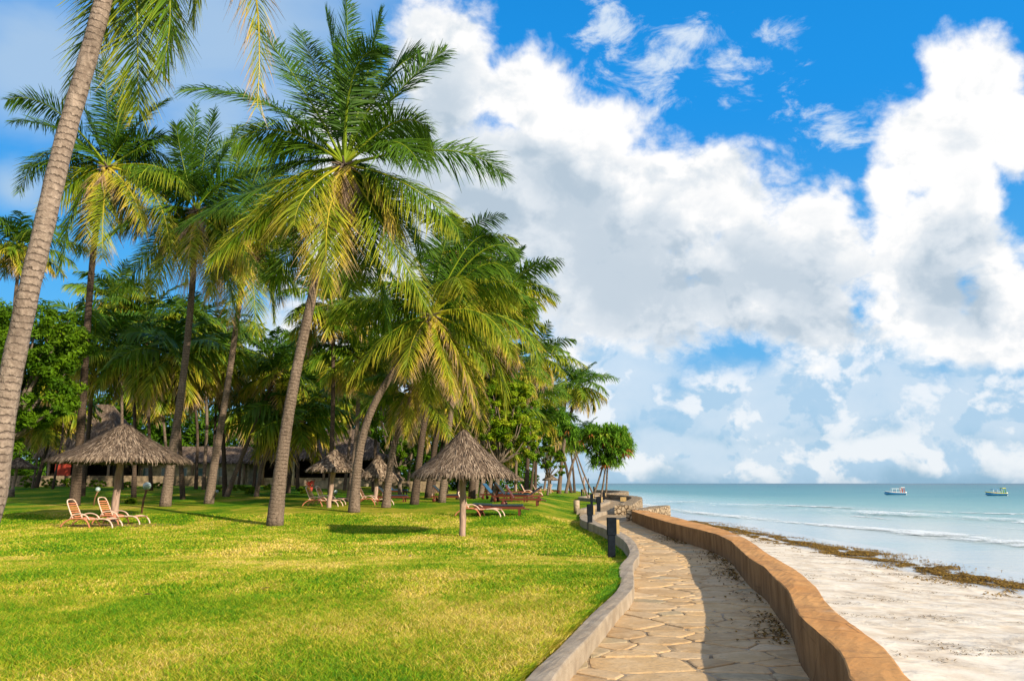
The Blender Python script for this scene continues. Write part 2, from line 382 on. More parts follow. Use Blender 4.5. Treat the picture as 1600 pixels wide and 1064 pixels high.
class MB:
    """collects shapes into one mesh"""
    def __init__(s): s.V = []; s.Q = []; s.T = []; s.A = {}; s.n = 0
    def add(s, V, Q=None, T=None, **att):
        V = np.asarray(V, float)
        if Q is not None and len(Q): s.Q.append(np.asarray(Q) + s.n)
        if T is not None and len(T): s.T.append(np.asarray(T) + s.n)
        s.V.append(V)
        for k in set(list(s.A) + list(att)):
            s.A.setdefault(k, [np.zeros(s.n)] if s.n else [])
            s.A[k].append(np.broadcast_to(np.asarray(att.get(k, 0.), float), (len(V),)))
        s.n += len(V); return s
    def box(s, c, size, rot=None, **att):
        v = np.array([[x, y, z] for z in (-.5, .5) for y in (-.5, .5) for x in (-.5, .5)]) * np.array(size)
        if rot is not None: v = v @ np.array(Euler(rot).to_matrix()).T
        return s.add(v + np.array(c), [[0, 2, 3, 1], [4, 5, 7, 6], [0, 1, 5, 4], [2, 6, 7, 3], [0, 4, 6, 2], [1, 3, 7, 5]], **att)
    def tube(s, P, r, n=8, cap=True, **att):
        P = np.asarray(P, float); r = np.broadcast_to(np.asarray(r, float), (len(P),))
        T = np.gradient(P, axis=0); T /= np.linalg.norm(T, axis=1)[:, None] + 1e-9
        ref = np.array([0, 0, 1.]) if abs(T[:, 2]).mean() < .9 else np.array([1., 0, 0])
        A = np.cross(T, ref); A /= np.linalg.norm(A, axis=1)[:, None] + 1e-9; B = np.cross(T, A)
        a = np.arange(n) / n * 2 * PI
        V = P[:, None] + (A[:, None] * np.cos(a)[None, :, None] + B[:, None] * np.sin(a)[None, :, None]) * r[:, None, None]
        i = np.arange(len(P) - 1)[:, None] * n; j = np.arange(n)[None]; j2 = (j + 1) % n
        Q = np.stack([i + j, i + j2, i + n + j2, i + n + j], -1).reshape(-1, 4)
        V = V.reshape(-1, 3)
        al = np.repeat(np.concatenate([[0], np.cumsum(np.linalg.norm(np.diff(P, axis=0), axis=1))]), n)
        if 'along' in att: att = dict(att, along=al)
        Tn = []
        if cap:
            V = np.vstack([V, P[0], P[-1]]); k = len(P) * n
            Tn = [[k, (q + 1) % n, q] for q in range(n)] + [[k + 1, k - n + q, k - n + (q + 1) % n] for q in range(n)]
            if 'along' in att: att['along'] = np.concatenate([al, [0, al[-1]]])
        return s.add(V, Q, Tn, **att)
    def lathe(s, prof, n=16, c=(0, 0, 0), **att):
        prof = np.asarray(prof, float); a = np.arange(n) / n * 2 * PI
        V = np.stack([prof[:, 0, None] * np.cos(a), prof[:, 0, None] * np.sin(a), np.repeat(prof[:, 1, None], n, 1)], -1).reshape(-1, 3) + np.array(c)
        i = np.arange(len(prof) - 1)[:, None] * n; j = np.arange(n)[None]; j2 = (j + 1) % n
        return s.add(V, np.stack([i + j, i + j2, i + n + j2, i + n + j], -1).reshape(-1, 4), **att)
    def mesh(s, name, mat, smooth=False):
        F = []
        if s.Q: F.append(np.vstack(s.Q))
        if s.T: F.append(np.vstack(s.T))
        return mesh(name, np.vstack(s.V), F, mat, {k: np.concatenate(a) for k, a in s.A.items()}, None, smooth)
    def build(s, name, mat, parent=None, smooth=False):
        return link(bpy.data.objects.new(name, s.mesh(name, mat, smooth)), parent)
def tag(o, label=None, cat=None, group=None, kind=None):
    if label: o['label'] = label
    if cat: o['category'] = cat
    if group: o['group'] = group
    if kind: o['kind'] = kind
    return o
def thing(name, label, cat, loc=(0, 0, 0), rz=0, group=None):
    o = bpy.data.objects.new(name, None); o.location = loc; o.rotation_euler = (0, 0, rz); o.empty_display_size = .3
    COL.objects.link(o); return tag(o, label, cat, group)
def part(name, me, parent, loc=(0, 0, 0), label=None):
    o = bpy.data.objects.new(name, me); o.location = loc; link(o, parent)
    if label: o['label'] = label
    return o
def copy_tree(o, parent=None):
    c = o.copy(); COL.objects.link(c); c.parent = parent
    for ch in o.children: copy_tree(ch, c)
    return c
def smooth01(x, a, b):
    t = np.clip((np.asarray(x, float) - a) / (b - a), 0, 1); return t * t * (3 - 2 * t)
def vnoise(x, y, seed=0):
    """cheap smooth value noise on arrays"""
    x = np.asarray(x, float); y = np.asarray(y, float)
    xi = np.floor(x).astype(int); yi = np.floor(y).astype(int); fx = x - xi; fy = y - yi
    fx = fx * fx * (3 - 2 * fx); fy = fy * fy * (3 - 2 * fy)
    def h(a, b):
        v = (a * 374761393 + b * 668265263 + seed * 974634777) & 0x7fffffff
        v = ((v ^ (v >> 13)) * 1274126177) & 0x7fffffff
        return ((v ^ (v >> 16)) & 0xffff) / 65535.0
    return (h(xi, yi) * (1 - fx) + h(xi + 1, yi) * fx) * (1 - fy) + (h(xi, yi + 1) * (1 - fx) + h(xi + 1, yi + 1) * fx) * fy
def resample(P, n):
    P = np.asarray(P, float); d = np.concatenate([[0], np.cumsum(np.linalg.norm(np.diff(P, axis=0), axis=1))])
    q = np.linspace(0, d[-1], n); return np.stack([np.interp(q, d, P[:, i]) for i in range(P.shape[1])], 1)
def smoothline(P, n, it=2):
    P = np.asarray(P, float)
    for _ in range(it):
        Q = np.empty((2 * len(P), P.shape[1])); Q[0] = P[0]; Q[-1] = P[-1]
        Q[1:-1:2] = P[:-1] * .75 + P[1:] * .25; Q[2:-1:2] = P[:-1] * .25 + P[1:] * .75; P = Q
    return resample(P, n)
def grid_faces(ny, nx):
    i = np.arange(ny - 1)[:, None] * nx; j = np.arange(nx - 1)[None]
    return np.stack([i + j, i + j + 1, i + nx + j + 1, i + nx + j], -1).reshape(-1, 4)

# ---------------------------------------------------------------- ground
def lawn_z(x, y):
    x = np.asarray(x, float); y = np.asarray(y, float)
    near = .16 - .27 * smooth01(y, 13.5, 20) + .60 * smooth01(y, 28, 45) * (1 - smooth01(x / np.maximum(y, 5), .02, .085))
    u = x / np.maximum(y, 5)
    rise = 1.0 * smooth01(y, 44, 90) * (1 - smooth01(u, -.30, .0))
    return near + rise + .05 * (vnoise(x * .16, y * .16, 3) - .5) * smooth01(np.abs(x - 1.5), 0, 4)
def at_ground(px, py):
    d = ray(px, py); t = np.linspace(4, 300, 6000)
    g = EYE + d[2] * t - lawn_z(d[0] * t, t)
    k = np.argmax(g < 0) if (g < 0).any() else len(t) - 1
    return np.array([d[0] * t[k], t[k], float(lawn_z(d[0] * t[k], t[k]))])

ZK, ZW = .19, .47
kerb_in = [(862, 1064), (885, 1032), (916, 999), (943, 970), (970, 939), (988, 923), (992, 908), (989, 892), (990, 877), (1000, 867), (998, 857), (991, 844), (981, 836), (955, 824), (934, 816), (926, 810), (928, 806), (936, 801), (949, 798)]
kerb_out = [(813, 1064), (866, 1016), (897, 985), (928, 954), (952, 934), (965, 920), (970, 908), (966, 894), (966, 884), (984, 867), (983, 857), (977, 846), (968, 839), (949, 827), (926, 819), (908, 812), (905, 808), (908, 805), (920, 801)]
KI = np.array([at_z(x, y, ZK) for x, y in kerb_in]); KO = np.array([at_z(x, y, ZK) for x, y in kerb_out])
KI = np.vstack([[KI[0][0] - 1.35, -5, ZK], [KI[0][0] - .75, 2.5, ZK], KI]); KO = np.vstack([[KO[0][0] - 1.35, -5, ZK], [KO[0][0] - .75, 2.5, ZK], KO])
wall_in = [(1326, 1064), (1323, 1040), (1308, 1014), (1284, 991), (1261, 974), (1243, 954), (1236, 933), (1226, 916), (1207, 900), (1195, 885), (1172, 873), (1154, 857), (1141, 843), (1110, 831), (1071, 822), (1017, 808), (987, 798)]
wall_out = [(1422, 1064), (1397, 1028), (1374, 1003), (1343, 980), (1319, 964), (1290, 941), (1277, 916), (1249, 892), (1222, 877), (1197, 863), (1172, 844), (1137, 828), (1102, 819), (1070, 811.5), (1040, 804), (1008, 797), (991, 794)]
WI = np.array([at_z(x, y, ZW) for x, y in wall_in]); WO = np.array([at_z(x, y, ZW) for x, y in wall_out])
WI = np.vstack([[WI[0][0] - .9, -5, ZW], [WI[0][0] - .35, 2.5, ZW], WI]); WO = np.vstack([[WO[0][0] - .9, -5, ZW], [WO[0][0] - .35, 2.5, ZW], WO])

def ribbon_wall(name, A, B, ztop, z_in, z_out, mats, n, label, cat, rough=.03, seed=1, smoothn=2):
    """a wall between two edge lines A (inner) and B (outer): rounded, slightly uneven section"""
    A = smoothline(A, n, smoothn); B = smoothline(B, n, smoothn)
    cross = B - A; wd = np.linalg.norm(cross[:, :2], axis=1)[:, None]; cr = cross / (wd + 1e-6); cr[:, 2] = 0
    s = np.arange(n) * np.linalg.norm(np.diff(A, axis=0), axis=1).mean()
    rows = []
    prof = [(-.00, z_in, 0), (.00, z_in + (ztop - z_in) * .35, 0), (.0, ztop - .16, 0), (0.0, ztop - .035, 0), (.018, ztop - .008, 0), (.06, ztop, 0), (.3, ztop + .004, .3), (.5, ztop + .006, .5), (.7, ztop + .004, .7), (-.06, ztop, 1), (-.018, ztop - .008, 1), (0, ztop - .035, 1), (0, ztop - .2, 1), (0.02, ztop + (z_out - ztop) * .5, 1), (.05, z_out, 1)]
    for k, (off, z, f) in enumerate(prof):
        if 0 < f < 1: p = A + cross * f
        elif f == 0: p = A + cr * off
        else: p = B + cr * off
        p = p.copy(); p[:, 2] = z
        nz = (vnoise(s * 1.7, np.full(n, k * .15), seed) - .5) * rough * 2 + (vnoise(s * 5, np.full(n, k * .35), seed + 5) - .5) * rough * .8 + (vnoise(s * 21, np.full(n, k * 1.), seed + 15) - .5) * rough * .5
        if f in (0, 1): p += cr * nz[:, None]
        if z > ztop - .02: p[:, 2] += (vnoise(s * .9, np.full(n, k * .5), seed + 9) - .5) * rough * .9 + (vnoise(s * 7, np.full(n, k * 2.), seed + 2) - .5) * rough * .25
        rows.append(p)
    V = np.stack(rows, 1).reshape(-1, 3); m_ = len(prof)
    F = grid_faces(n, m_)[:, ::-1]
    fm = np.tile(np.array([1 if (len(mats) > 1 and j >= 11) else 0 for j in range(m_ - 1)]), n - 1)
    caps = [[0 + i, i + 1, m_ - 2 - i, m_ - 1 - i] for i in range(m_ // 2 - 1)]
    e = (n - 1) * m_; cap2 = [[e + m_ - 1 - i, e + m_ - 2 - i, e + i + 1, e + i] for i in range(m_ // 2 - 1)]
    F = np.vstack([F, caps, cap2]); fm = np.concatenate([fm, np.zeros(len(caps) * 2)])
    o = link(bpy.data.objects.new(name, mesh(name, V, F, mats, None, fm, False)))
    return tag(o, label, cat)
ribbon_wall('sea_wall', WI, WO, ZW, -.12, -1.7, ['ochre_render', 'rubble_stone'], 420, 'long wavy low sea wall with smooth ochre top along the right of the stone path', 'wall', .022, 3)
ribbon_wall('kerb', KI, KO, ZK, -.12, -.3, ['grey_cement'], 420, 'low wavy grey cement kerb between the lawn and the stone path', 'kerb', .016, 7)
def pxline(pts, z): return np.array([at_z(x, y, z) for x, y in pts])
def wall_from_centre(name, pts, wdt, z, zin, zout, label, seed, mats=('ochre_render', 'rubble_stone')):
    Cn = smoothline(pxline(pts, z), 90, 1); T = np.gradient(Cn, axis=0); T /= np.linalg.norm(T, axis=1)[:, None]
    Nn = np.stack([T[:, 1], -T[:, 0], 0 * T[:, 0]], 1)
    return ribbon_wall(name, Cn - Nn * wdt / 2, Cn + Nn * wdt / 2, z, zin, zout, list(mats), 90, label, 'wall', .04, seed, 0)
wall_from_centre('sea_wall', [(991, 796.5), (1012, 793.5), (1036, 789.5)], .75, ZW + .02, -1.7, -1.7, 'short stone-faced wall spur jutting from the sea wall towards the beach', 21, ('rubble_stone', 'rubble_stone'))
wall_from_centre('sea_wall', [(973, 789.5), (986, 783), (996, 778), (992, 775.2), (975, 773.4), (955, 772.2)], .9, ZW + .02, -1.7, -1.7, 'curved stone-faced sea wall bulging out beyond the gap in the path', 22, ('rubble_stone', 'rubble_stone'))
wall_from_centre('sea_wall', [(944, 771), (962, 769.6), (976, 768.2), (974, 766.5), (950, 765.4), (932, 765)], 1.3, ZW + .02, -1.7, -1.7, 'most distant bulge of the stone sea wall under the far palms', 23, ('rubble_stone', 'rubble_stone'))
def kerb_from_centre(pts, wdt, label, seed):
    Cn = smoothline(pxline(pts, ZK), 80, 2); T = np.gradient(Cn, axis=0); T /= np.linalg.norm(T, axis=1)[:, None]
    Nn = np.stack([T[:, 1], -T[:, 0], 0 * T[:, 0]], 1)
    return ribbon_wall('kerb', Cn + Nn * wdt / 2, Cn - Nn * wdt / 2, ZK, -.2, -.4, ['grey_cement'], 80, label, 'kerb', .02, seed, 0)
kerb_from_centre([(949, 782.5), (942, 779.5), (925, 778.3), (909, 777.2), (907, 775.6), (918, 774.4), (934, 773.5)], .6, 'far curved kerb beneath the round pandanus tree', 31)
kerb_from_centre([(907, 795.5), (922, 791.5), (938, 786.5), (949, 782.8)], .45, 'middle stretch of pale kerb starting by the round stone post', 32)

# land edge, per row of Y
far_edge = [(949, 798), (955, 790), (962, 783), (952, 776), (938, 772)]
lawn_edge_px = [(920, 801), (907, 795.5), (922, 791.5), (938, 786.5), (949, 782.8), (925, 778.3), (918, 774.4), (930, 771), (925, 768)]
LE = np.vstack([(KI + KO)[:-1] / 2, pxline(lawn_edge_px[1:], .1)])
o_ = np.argsort(LE[:, 1]); LE = LE[o_]
def edge_x(y): return np.interp(y, LE[:, 1], LE[:, 0])
ys = np.unique(np.concatenate([np.arange(-8, 60, .5), np.arange(60, 211, 2.0)]))
NX = 170
rows = []
for y in ys:
    e = edge_x(y); u = np.linspace(0, 1, NX) ** 2.2
    x = e - u * (190 + e); z = lawn_z(x, np.full(NX, y)); 
    if y > 196: z = z - (y - 196) * .25
    rows.append(np.stack([x, np.full(NX, y), z], 1))
V = np.vstack(rows)
lawn = link(bpy.data.objects.new('lawn', mesh('lawn', V, grid_faces(len(ys), NX)[:, ::-1], 'lawn_ground', smooth=True)))
tag(lawn, kind='structure')
# paved path: mortar bed and real flagstones
PL = KI[:-2]; 
def kx(y): return np.interp(y, np.sort(KI[:-3, 1]), KI[:-3, 0][np.argsort(KI[:-3, 1])])
def wx(y): return np.interp(y, WI[:, 1], WI[:, 0])
yb = np.linspace(-5, 36.0, 160)
A = np.stack([kx(yb) - .10, yb, 0 * yb], 1); B = np.stack([wx(yb) + .2, yb, 0 * yb], 1)
far = [((905, 806), (991, 797)), ((909, 797), (984, 792)), ((914, 793), (975, 788)), ((938, 786), (981, 783)), ((948, 782), (990, 777)), ((908, 777), (978, 773)), ((915, 774), (956, 771.6)), ((928, 771), (948, 770)), ((925, 768), (935, 767))]
A2 = pxline([a for a, b in far], 0.0); B2 = pxline([b for a, b in far], 0.0)
Vp = np.stack([np.vstack([A, A2]), np.vstack([B, B2])], 1); Vp = Vp.reshape(-1, 3)
Vp = np.vstack([Vp, Vp + np.array([0, 0, -1.6])])
nn = len(Vp) // 4
Fq = grid_faces(nn, 2)
ii = np.arange(nn - 1) * 2; o2 = nn * 2
Fs = np.vstack([np.stack([ii + 1, ii + 3, ii + 3 + o2, ii + 1 + o2], 1), np.stack([ii, ii + o2, ii + 2 + o2, ii + 2], 1)])
rng = np.random.default_rng(11)
def stones(rng):
    pts = []; tries = 0
    ylist = []
    for _ in range(14000):
        y = 1.5 + 34 * rng.random(); a = kx(y) - .1; b = wx(y) + .05
        x = a + (b - a) * rng.random(); r = .13 + (.42 if y < 14 else .30) * rng.random() ** 1.7
        ok = True
        for (px, py, pr) in pts:
            if abs(py - y) < 1.2 and ((px - x) / 1.55) ** 2 + ((py - y) / .95) ** 2 < (pr + r) ** 2 * .62: ok = False; break
        if ok: pts.append((x, y, r))
    return np.array(pts)
ST = stones(rng)
mb = MB()
for i, (x, y, r) in enumerate(ST):
    near = ST[(np.abs(ST[:, 1] - y) < 2.4)]; near = near[(near[:, 0] != x) | (near[:, 1] != y)]
    a0 = kx(y) - .06; b0 = wx(y) + .06
    poly = np.array([[-1.5, -1.1], [1.5, -1.1], [1.5, 1.1], [-1.5, 1.1]])
    cuts = [((q[0] - x), (q[1] - y), (r ** 2 - q[2] ** 2)) for q in near]
    for (dx_, dy_, dr) in cuts:
        # power diagram in a space squeezed along x
        ax, ay = dx_ / 1.35 ** 2, dy_
        L2 = dx_ ** 2 / 1.35 ** 2 + dy_ ** 2; cval = (L2 + dr * .9) / 2 - .009 * math.sqrt(L2)
        npoly = []
        for k in range(len(poly)):
            p, q = poly[k], poly[(k + 1) % len(poly)]
            fp = p[0] * ax + p[1] * ay - cval; fq = q[0] * ax + q[1] * ay - cval
            if fp <= 0: npoly.append(p)
            if fp * fq < 0: npoly.append(p + (q - p) * fp / (fp - fq))
        poly = np.array(npoly)
        if len(poly) < 3: break
    if len(poly) < 3: continue
    poly = np.array(poly); 
    poly[:, 0] = np.clip(poly[:, 0], a0 - x, b0 - x)
    # round the corners and roughen the outline
    P2 = np.vstack([poly, poly[:1]]); c_ = []
    for k in range(len(poly)):
        p, q = P2[k], P2[k + 1]; c_ += [p * .86 + q * .14, p * .5 + q * .5, p * .14 + q * .86]
    c_ = np.array(c_); ctr = c_.mean(0)
    c_ = ctr + (c_ - ctr) * (1 + .05 * (rng.random((len(c_), 1)) - .6))
    n_ = len(c_); z0 = .008 + .007 * rng.random(); tx, ty = (rng.random(2) - .5) * .010
    outer = np.column_stack([c_[:, 0] + x, c_[:, 1] + y, np.full(n_, -.01)])
    mid = ctr + (c_ - ctr) * .985; mid3 = np.column_stack([mid[:, 0] + x, mid[:, 1] + y, z0 - .006 + mid[:, 0] * tx + mid[:, 1] * ty])
    inn = ctr + (c_ - ctr) * .90; in3 = np.column_stack([inn[:, 0] + x, inn[:, 1] + y, z0 + inn[:, 0] * tx + inn[:, 1] * ty])
    V = np.vstack([outer, mid3, in3, [[ctr[0] + x, ctr[1] + y, z0 + .002]]])
    k = np.arange(n_); k2 = (k + 1) % n_
    Q = np.vstack([np.stack([k, k2, n_ + k2, n_ + k], 1), np.stack([n_ + k, n_ + k2, 2 * n_ + k2, 2 * n_ + k], 1)])
    T = np.stack([2 * n_ + k, 2 * n_ + k2, np.full(n_, 3 * n_)], 1)
    mb.add(V, Q, T, tint=rng.random(), dry=1.0 if rng.random() < .12 else rng.random() * .25)
nst = mb.n
Vall = np.vstack(mb.V + [Vp]); Qs = np.vstack(mb.Q); Ts = np.vstack(mb.T)
Fm = np.vstack([Fq, Fs]) + nst
fm = np.concatenate([np.zeros(len(Qs)), np.ones(len(Fm)), np.zeros(len(Ts))])
att = {k: np.concatenate(a + [np.zeros(len(Vp))]) for k, a in mb.A.items()}
path = link(bpy.data.objects.new('path', mesh('path', Vall, [np.vstack([Qs, Fm]), Ts], ['flagstone', 'mortar'], att, fm, False)))
tag(path, kind='structure')

# beach
def beach_z(x, y):
    z = -.85 - .055 * np.maximum(x - 4, 0) - .02 * np.maximum(y - 150, 0)
    z = np.maximum(z, -2.4) + .05 * (vnoise(x * .5, y * .35, 8) - .5) + .06 * (vnoise(x * 1.6, y * 1.1, 9) - .5) * (1 - smooth01(x, 12, 15))
    return z
xs = np.unique(np.concatenate([np.arange(-60, 2, 6), np.arange(2, 22, .3), np.arange(22, 60, 3)]))
ysb = np.unique(np.concatenate([np.arange(-10, 45, .35), np.arange(45, 120, 1.5), np.arange(120, 330, 10)]))
XX, YY = np.meshgrid(xs, ysb)
beach = link(bpy.data.objects.new('beach', mesh('beach', np.stack([XX, YY, beach_z(XX, YY)], -1).reshape(-1, 3), grid_faces(len(ysb), len(xs)), 'sand', smooth=True)))
tag(beach, kind='structure')
# sea
SEA = -1.70
xs = np.concatenate([-np.geomspace(12000, 20, 24), np.arange(0, 60, 2.0), np.geomspace(60, 16000, 60)])
ysb = np.concatenate([np.arange(-40, 200, 3.0), np.geomspace(200, 30000, 60)])
XX, YY = np.meshgrid(xs, ysb)
ZZ = SEA + .05 * np.sin((XX + .25 * YY) * .33 + 2 * vnoise(XX * .02, YY * .02, 4)) * smooth01(XX, 22, 50) * (1 - smooth01(YY, 200, 800))
sea = link(bpy.data.objects.new('sea', mesh('sea', np.stack([XX, YY, ZZ], -1).reshape(-1, 3), grid_faces(len(ysb), len(xs)), 'sea_water', smooth=True)))
tag(sea, kind='structure')
# breaking waves: foam-topped ridges
def wave(pts, width, height, seed, ext=.5):
    Cn = smoothline(pxline(pts, SEA), 260, 2); T = np.gradient(Cn, axis=0); T /= np.linalg.norm(T, axis=1)[:, None]
    Nn = np.stack([T[:, 1], -T[:, 0], 0 * T[:, 0]], 1)      # to the shore side or the sea side
    s = np.arange(260) * np.linalg.norm(np.diff(Cn, axis=0), axis=1).mean()
    K = 11; rows = []; ed = []
    for k in range(K):
        f = k / (K - 1); off = (f - .5) * width
        amp = vnoise(s * .05, np.zeros(260), seed) * .7 + .5
        p = Cn + Nn * (off * amp + 1.2 * (vnoise(s * .12, np.full(260, .3), seed + 1) - .5))[:, None]
        p[:, 2] = SEA + .012 + height * math.sin(PI * f) ** 2 * amp
        rows.append(p); ed.append(np.full(260, math.sin(PI * f)) * (.55 + .6 * vnoise(s * .07, np.zeros(260), seed + 2)))
    return np.stack(rows, 1).reshape(-1, 3), grid_faces(260, K), np.stack(ed, 1).ravel()
mbw = MB()
for pts, wd, hg, sdv in [([(1040, 785), (1120, 789), (1200, 792.5), (1300, 799), (1400, 805), (1500, 810.5), (1620, 817), (1750, 823)], 19, .34, 1),
                        ([(1180, 788), (1300, 793), (1420, 799), (1560, 803), (1700, 806)], 7, .15, 5),
                        ([(1000, 788), (1080, 801), (1160, 808), (1260, 818), (1380, 828), (1480, 838), (1620, 852), (1800, 870)], 7.0, .07, 2),
                        ([(1330, 806), (1440, 815), (1560, 824), (1700, 834)], 3.5, .05, 6),
                        ([(960, 778), (1000, 781), (1040, 783), (1090, 784)], 8, .1, 4)]:
    V, Q, e = wave(pts, wd, hg, sdv); mbw.add(V, Q, edge=e)
foam = mbw.build('sea_foam', 'foam', smooth=True)
tag(foam, 'white foam of the small waves breaking along the beach', 'foam', kind='stuff')

# seaweed: thousands of strands along the tide line
rng = np.random.default_rng(5)
def strands(C, L, wd, rng, flat=.25):
    n = len(C); a = rng.random(n) * 2 * PI
    d = np.stack([np.cos(a), np.sin(a), (rng.random(n) - .3) * flat], 1) * (L[:, None])
    sdw = np.stack([-np.sin(a), np.cos(a), 0 * a], 1) * wd[:, None]
    mid = C + d * .5 + np.stack([0 * a, 0 * a, wd * 1.0], 1)
    V = np.stack([C - sdw * .5, C + sdw * .5, mid + sdw, mid - sdw, C + d + sdw * .3, C + d - sdw * .3], 1).reshape(-1, 3)
    i = np.arange(n)[:, None] * 6
    return V, np.vstack([i + [0, 1, 2, 3], i + [3, 2, 4, 5]])
weed_px = [(1060, 812), (1110, 820), (1160, 828), (1220, 841), (1280, 853), (1340, 862), (1400, 872), (1460, 887), (1520, 899), (1600, 912), (1720, 936)]
WL = smoothline(np.array([at_z(x, y, -1.4) for x, y in weed_px]), 400, 2)
n = 110000
k = rng.integers(0, 399, n); jit = rng.normal(0, 1, n)
gap = .6 * vnoise(WL[k, 1] * .8, jit * 1.6, 3) + .4 * vnoise(WL[k, 1] * 2.6, jit * 4, 13)
keep = (gap > .50) & ((np.abs(jit) < 1.1) | (rng.random(n) < .35))
k, jit = k[keep], jit[keep]
X_ = WL[k, 0] + jit * (.75 + .8 * vnoise(WL[k, 1] * .2, 0 * k, 8)) + 1.8 * (vnoise(WL[k, 1] * .5, 0 * k, 18) - .5); Y_ = WL[k, 1] + rng.random(len(k)) * .3
clump = vnoise(X_ * 1.3, Y_ * 1.3, 6)
Zb = beach_z(X_, Y_) + .01 + .10 * np.maximum(clump - .35, 0) * np.exp(-jit ** 2) * 1.6 * rng.random(len(k))
V, Q = strands(np.stack([X_, Y_, Zb], 1), .07 + .13 * rng.random(len(k)), .012 + .018 * rng.random(len(k)), rng)
weed = link(bpy.data.objects.new('seaweed', mesh('seaweed', V, Q, 'weed_strand', {'dry': np.repeat(rng.random(len(k)) * .8, 6), 'tint': np.repeat(rng.random(len(k)), 6)})))
tag(weed, 'band of golden brown seaweed along the tide line', 'seaweed', kind='stuff')
# scattered dark debris on the sand
n = 42000
X_ = 4.5 + 10 * rng.random(n); Y_ = 5 + 36 * rng.random(n) ** 1.2
keep = vnoise(X_ * .55, Y_ * 1.1, 12) + .45 * vnoise(X_ * 2, Y_ * 3.5, 13) > 1.06
X_, Y_ = X_[keep], Y_[keep]; kk = len(X_)
V, Q = strands(np.stack([X_, Y_, beach_z(X_, Y_) + .012], 1), .04 + .11 * rng.random(kk), .004 + .008 * rng.random(kk), rng, .15)
deb = link(bpy.data.objects.new('beach_debris', mesh('beach_debris', V, Q, 'weed_strand', {'dry': np.repeat(rng.random(kk) * .45, 6), 'tint': np.repeat(rng.random(kk) * .6, 6)})))
tag(deb, 'dark scraps of dried weed strewn over the pale sand', 'debris', kind='stuff')

# dry leaves and weed blown against the foot of the sea wall
n = 2000
Y_ = 5 + 22 * rng.random(n); dd = rng.exponential(.16, n); X_ = wx(Y_) - .06 - dd
keep = vnoise(Y_ * 1.1, X_ * 0, 31) + .3 * rng.random(n) > .62; X_, Y_ = X_[keep], Y_[keep]; kk = len(X_)
V, Q = strands(np.stack([X_, Y_, np.full(kk, .022)], 1), .03 + .09 * rng.random(kk), .006 + .012 * rng.random(kk), rng, .5)
lit_ = link(bpy.data.objects.new('leaf_litter', mesh('leaf_litter', V, Q, 'weed_strand', {'dry': np.repeat(rng.random(kk) * .5, 6), 'tint': np.repeat(rng.random(kk) * .6, 6)})))
tag(lit_, 'brown dry litter blown against the foot of the sea wall on the path', 'litter', kind='stuff')
# grass blades
rng = np.random.default_rng(2)
def blades(n, y0, y1, hmin, hmax, wd):
    Yb = np.sqrt(rng.random(n) * (y1 ** 2 - y0 ** 2) + y0 ** 2)
    Xb = Yb * (-.70 + .92 * rng.random(n))
    ok = Xb < edge_x(Yb) - .16 + .05 * rng.random(n); Xb, Yb = Xb[ok], Yb[ok]; n = len(Xb)
    tall = vnoise(Xb * 1.7, Yb * 1.7, 5)
    h = (hmin + (hmax - hmin) * rng.random(n)) * (.6 + .8 * tall)
    a = rng.random(n) * 2 * PI; lean = .25 + .75 * rng.random(n); wv = wd * (.6 + .8 * rng.random(n))
    Zb = lawn_z(Xb, Yb) - .004
    B = np.stack([Xb, Yb, Zb], 1); up = np.stack([np.cos(a) * lean, np.sin(a) * lean, np.ones(n)], 1)
    b = rng.random(n) * 2 * PI; sw = np.stack([np.cos(b), np.sin(b), 0 * b], 1) * wv[:, None] * .5
    m1 = B + up * (h * .55)[:, None]; tp = B + up * h[:, None] * np.array([1.35, 1.35, .88])
    V = np.stack([B - sw, B + sw, m1 + sw * .8, m1 - sw * .8, tp], 1).reshape(-1, 3)
    i = np.arange(n)[:, None] * 5
    return V, i + [0, 1, 2, 3], i + [3, 2, 4], np.repeat(rng.random(n), 5), np.repeat(rng.random(n), 5)
mbg = MB()
for args in [(400000, 5.6, 11, .025, .085, .0070), (300000, 11, 20, .025, .075, .012), (180000, 20, 38, .025, .07, .022)]:
    V, Q, T, dr, ti = blades(*args); mbg.add(V, Q, T, dry=dr, tint=ti)
# longer fringe leaning over the kerb
n = 26000; Yb = 5.5 + 12.5 * rng.random(n) ** 1.3; Xb = edge_x(Yb) - .16 - .14 * rng.random(n) ** 2
h = .04 + .08 * rng.random(n) * vnoise(Yb * 3, Xb * 3, 4); a = rng.random(n) * 2 * PI
B = np.stack([Xb, Yb, lawn_z(Xb, Yb)], 1); up = np.stack([.5 + .4 * np.cos(a), .5 * np.sin(a), np.ones(n)], 1)
sw = np.stack([np.cos(a + 1), np.sin(a + 1), 0 * a], 1) * .004
tp = B + up * h[:, None] * np.array([1.3, 1.3, .8]); m1 = B + up * (h * .55)[:, None]
V = np.stack([B - sw, B + sw, m1 + sw, m1 - sw, tp], 1).reshape(-1, 3); i = np.arange(n)[:, None] * 5
mbg.add(V, i + [0, 1, 2, 3], i + [3, 2, 4], dry=np.repeat(rng.random(n) * .5, 5), tint=np.repeat(rng.random(n), 5))
gr = mbg.build('grass', 'grass_blade')
tag(gr, 'short sunlit grass of the lawn, green with straw-yellow patches', 'grass', kind='stuff')

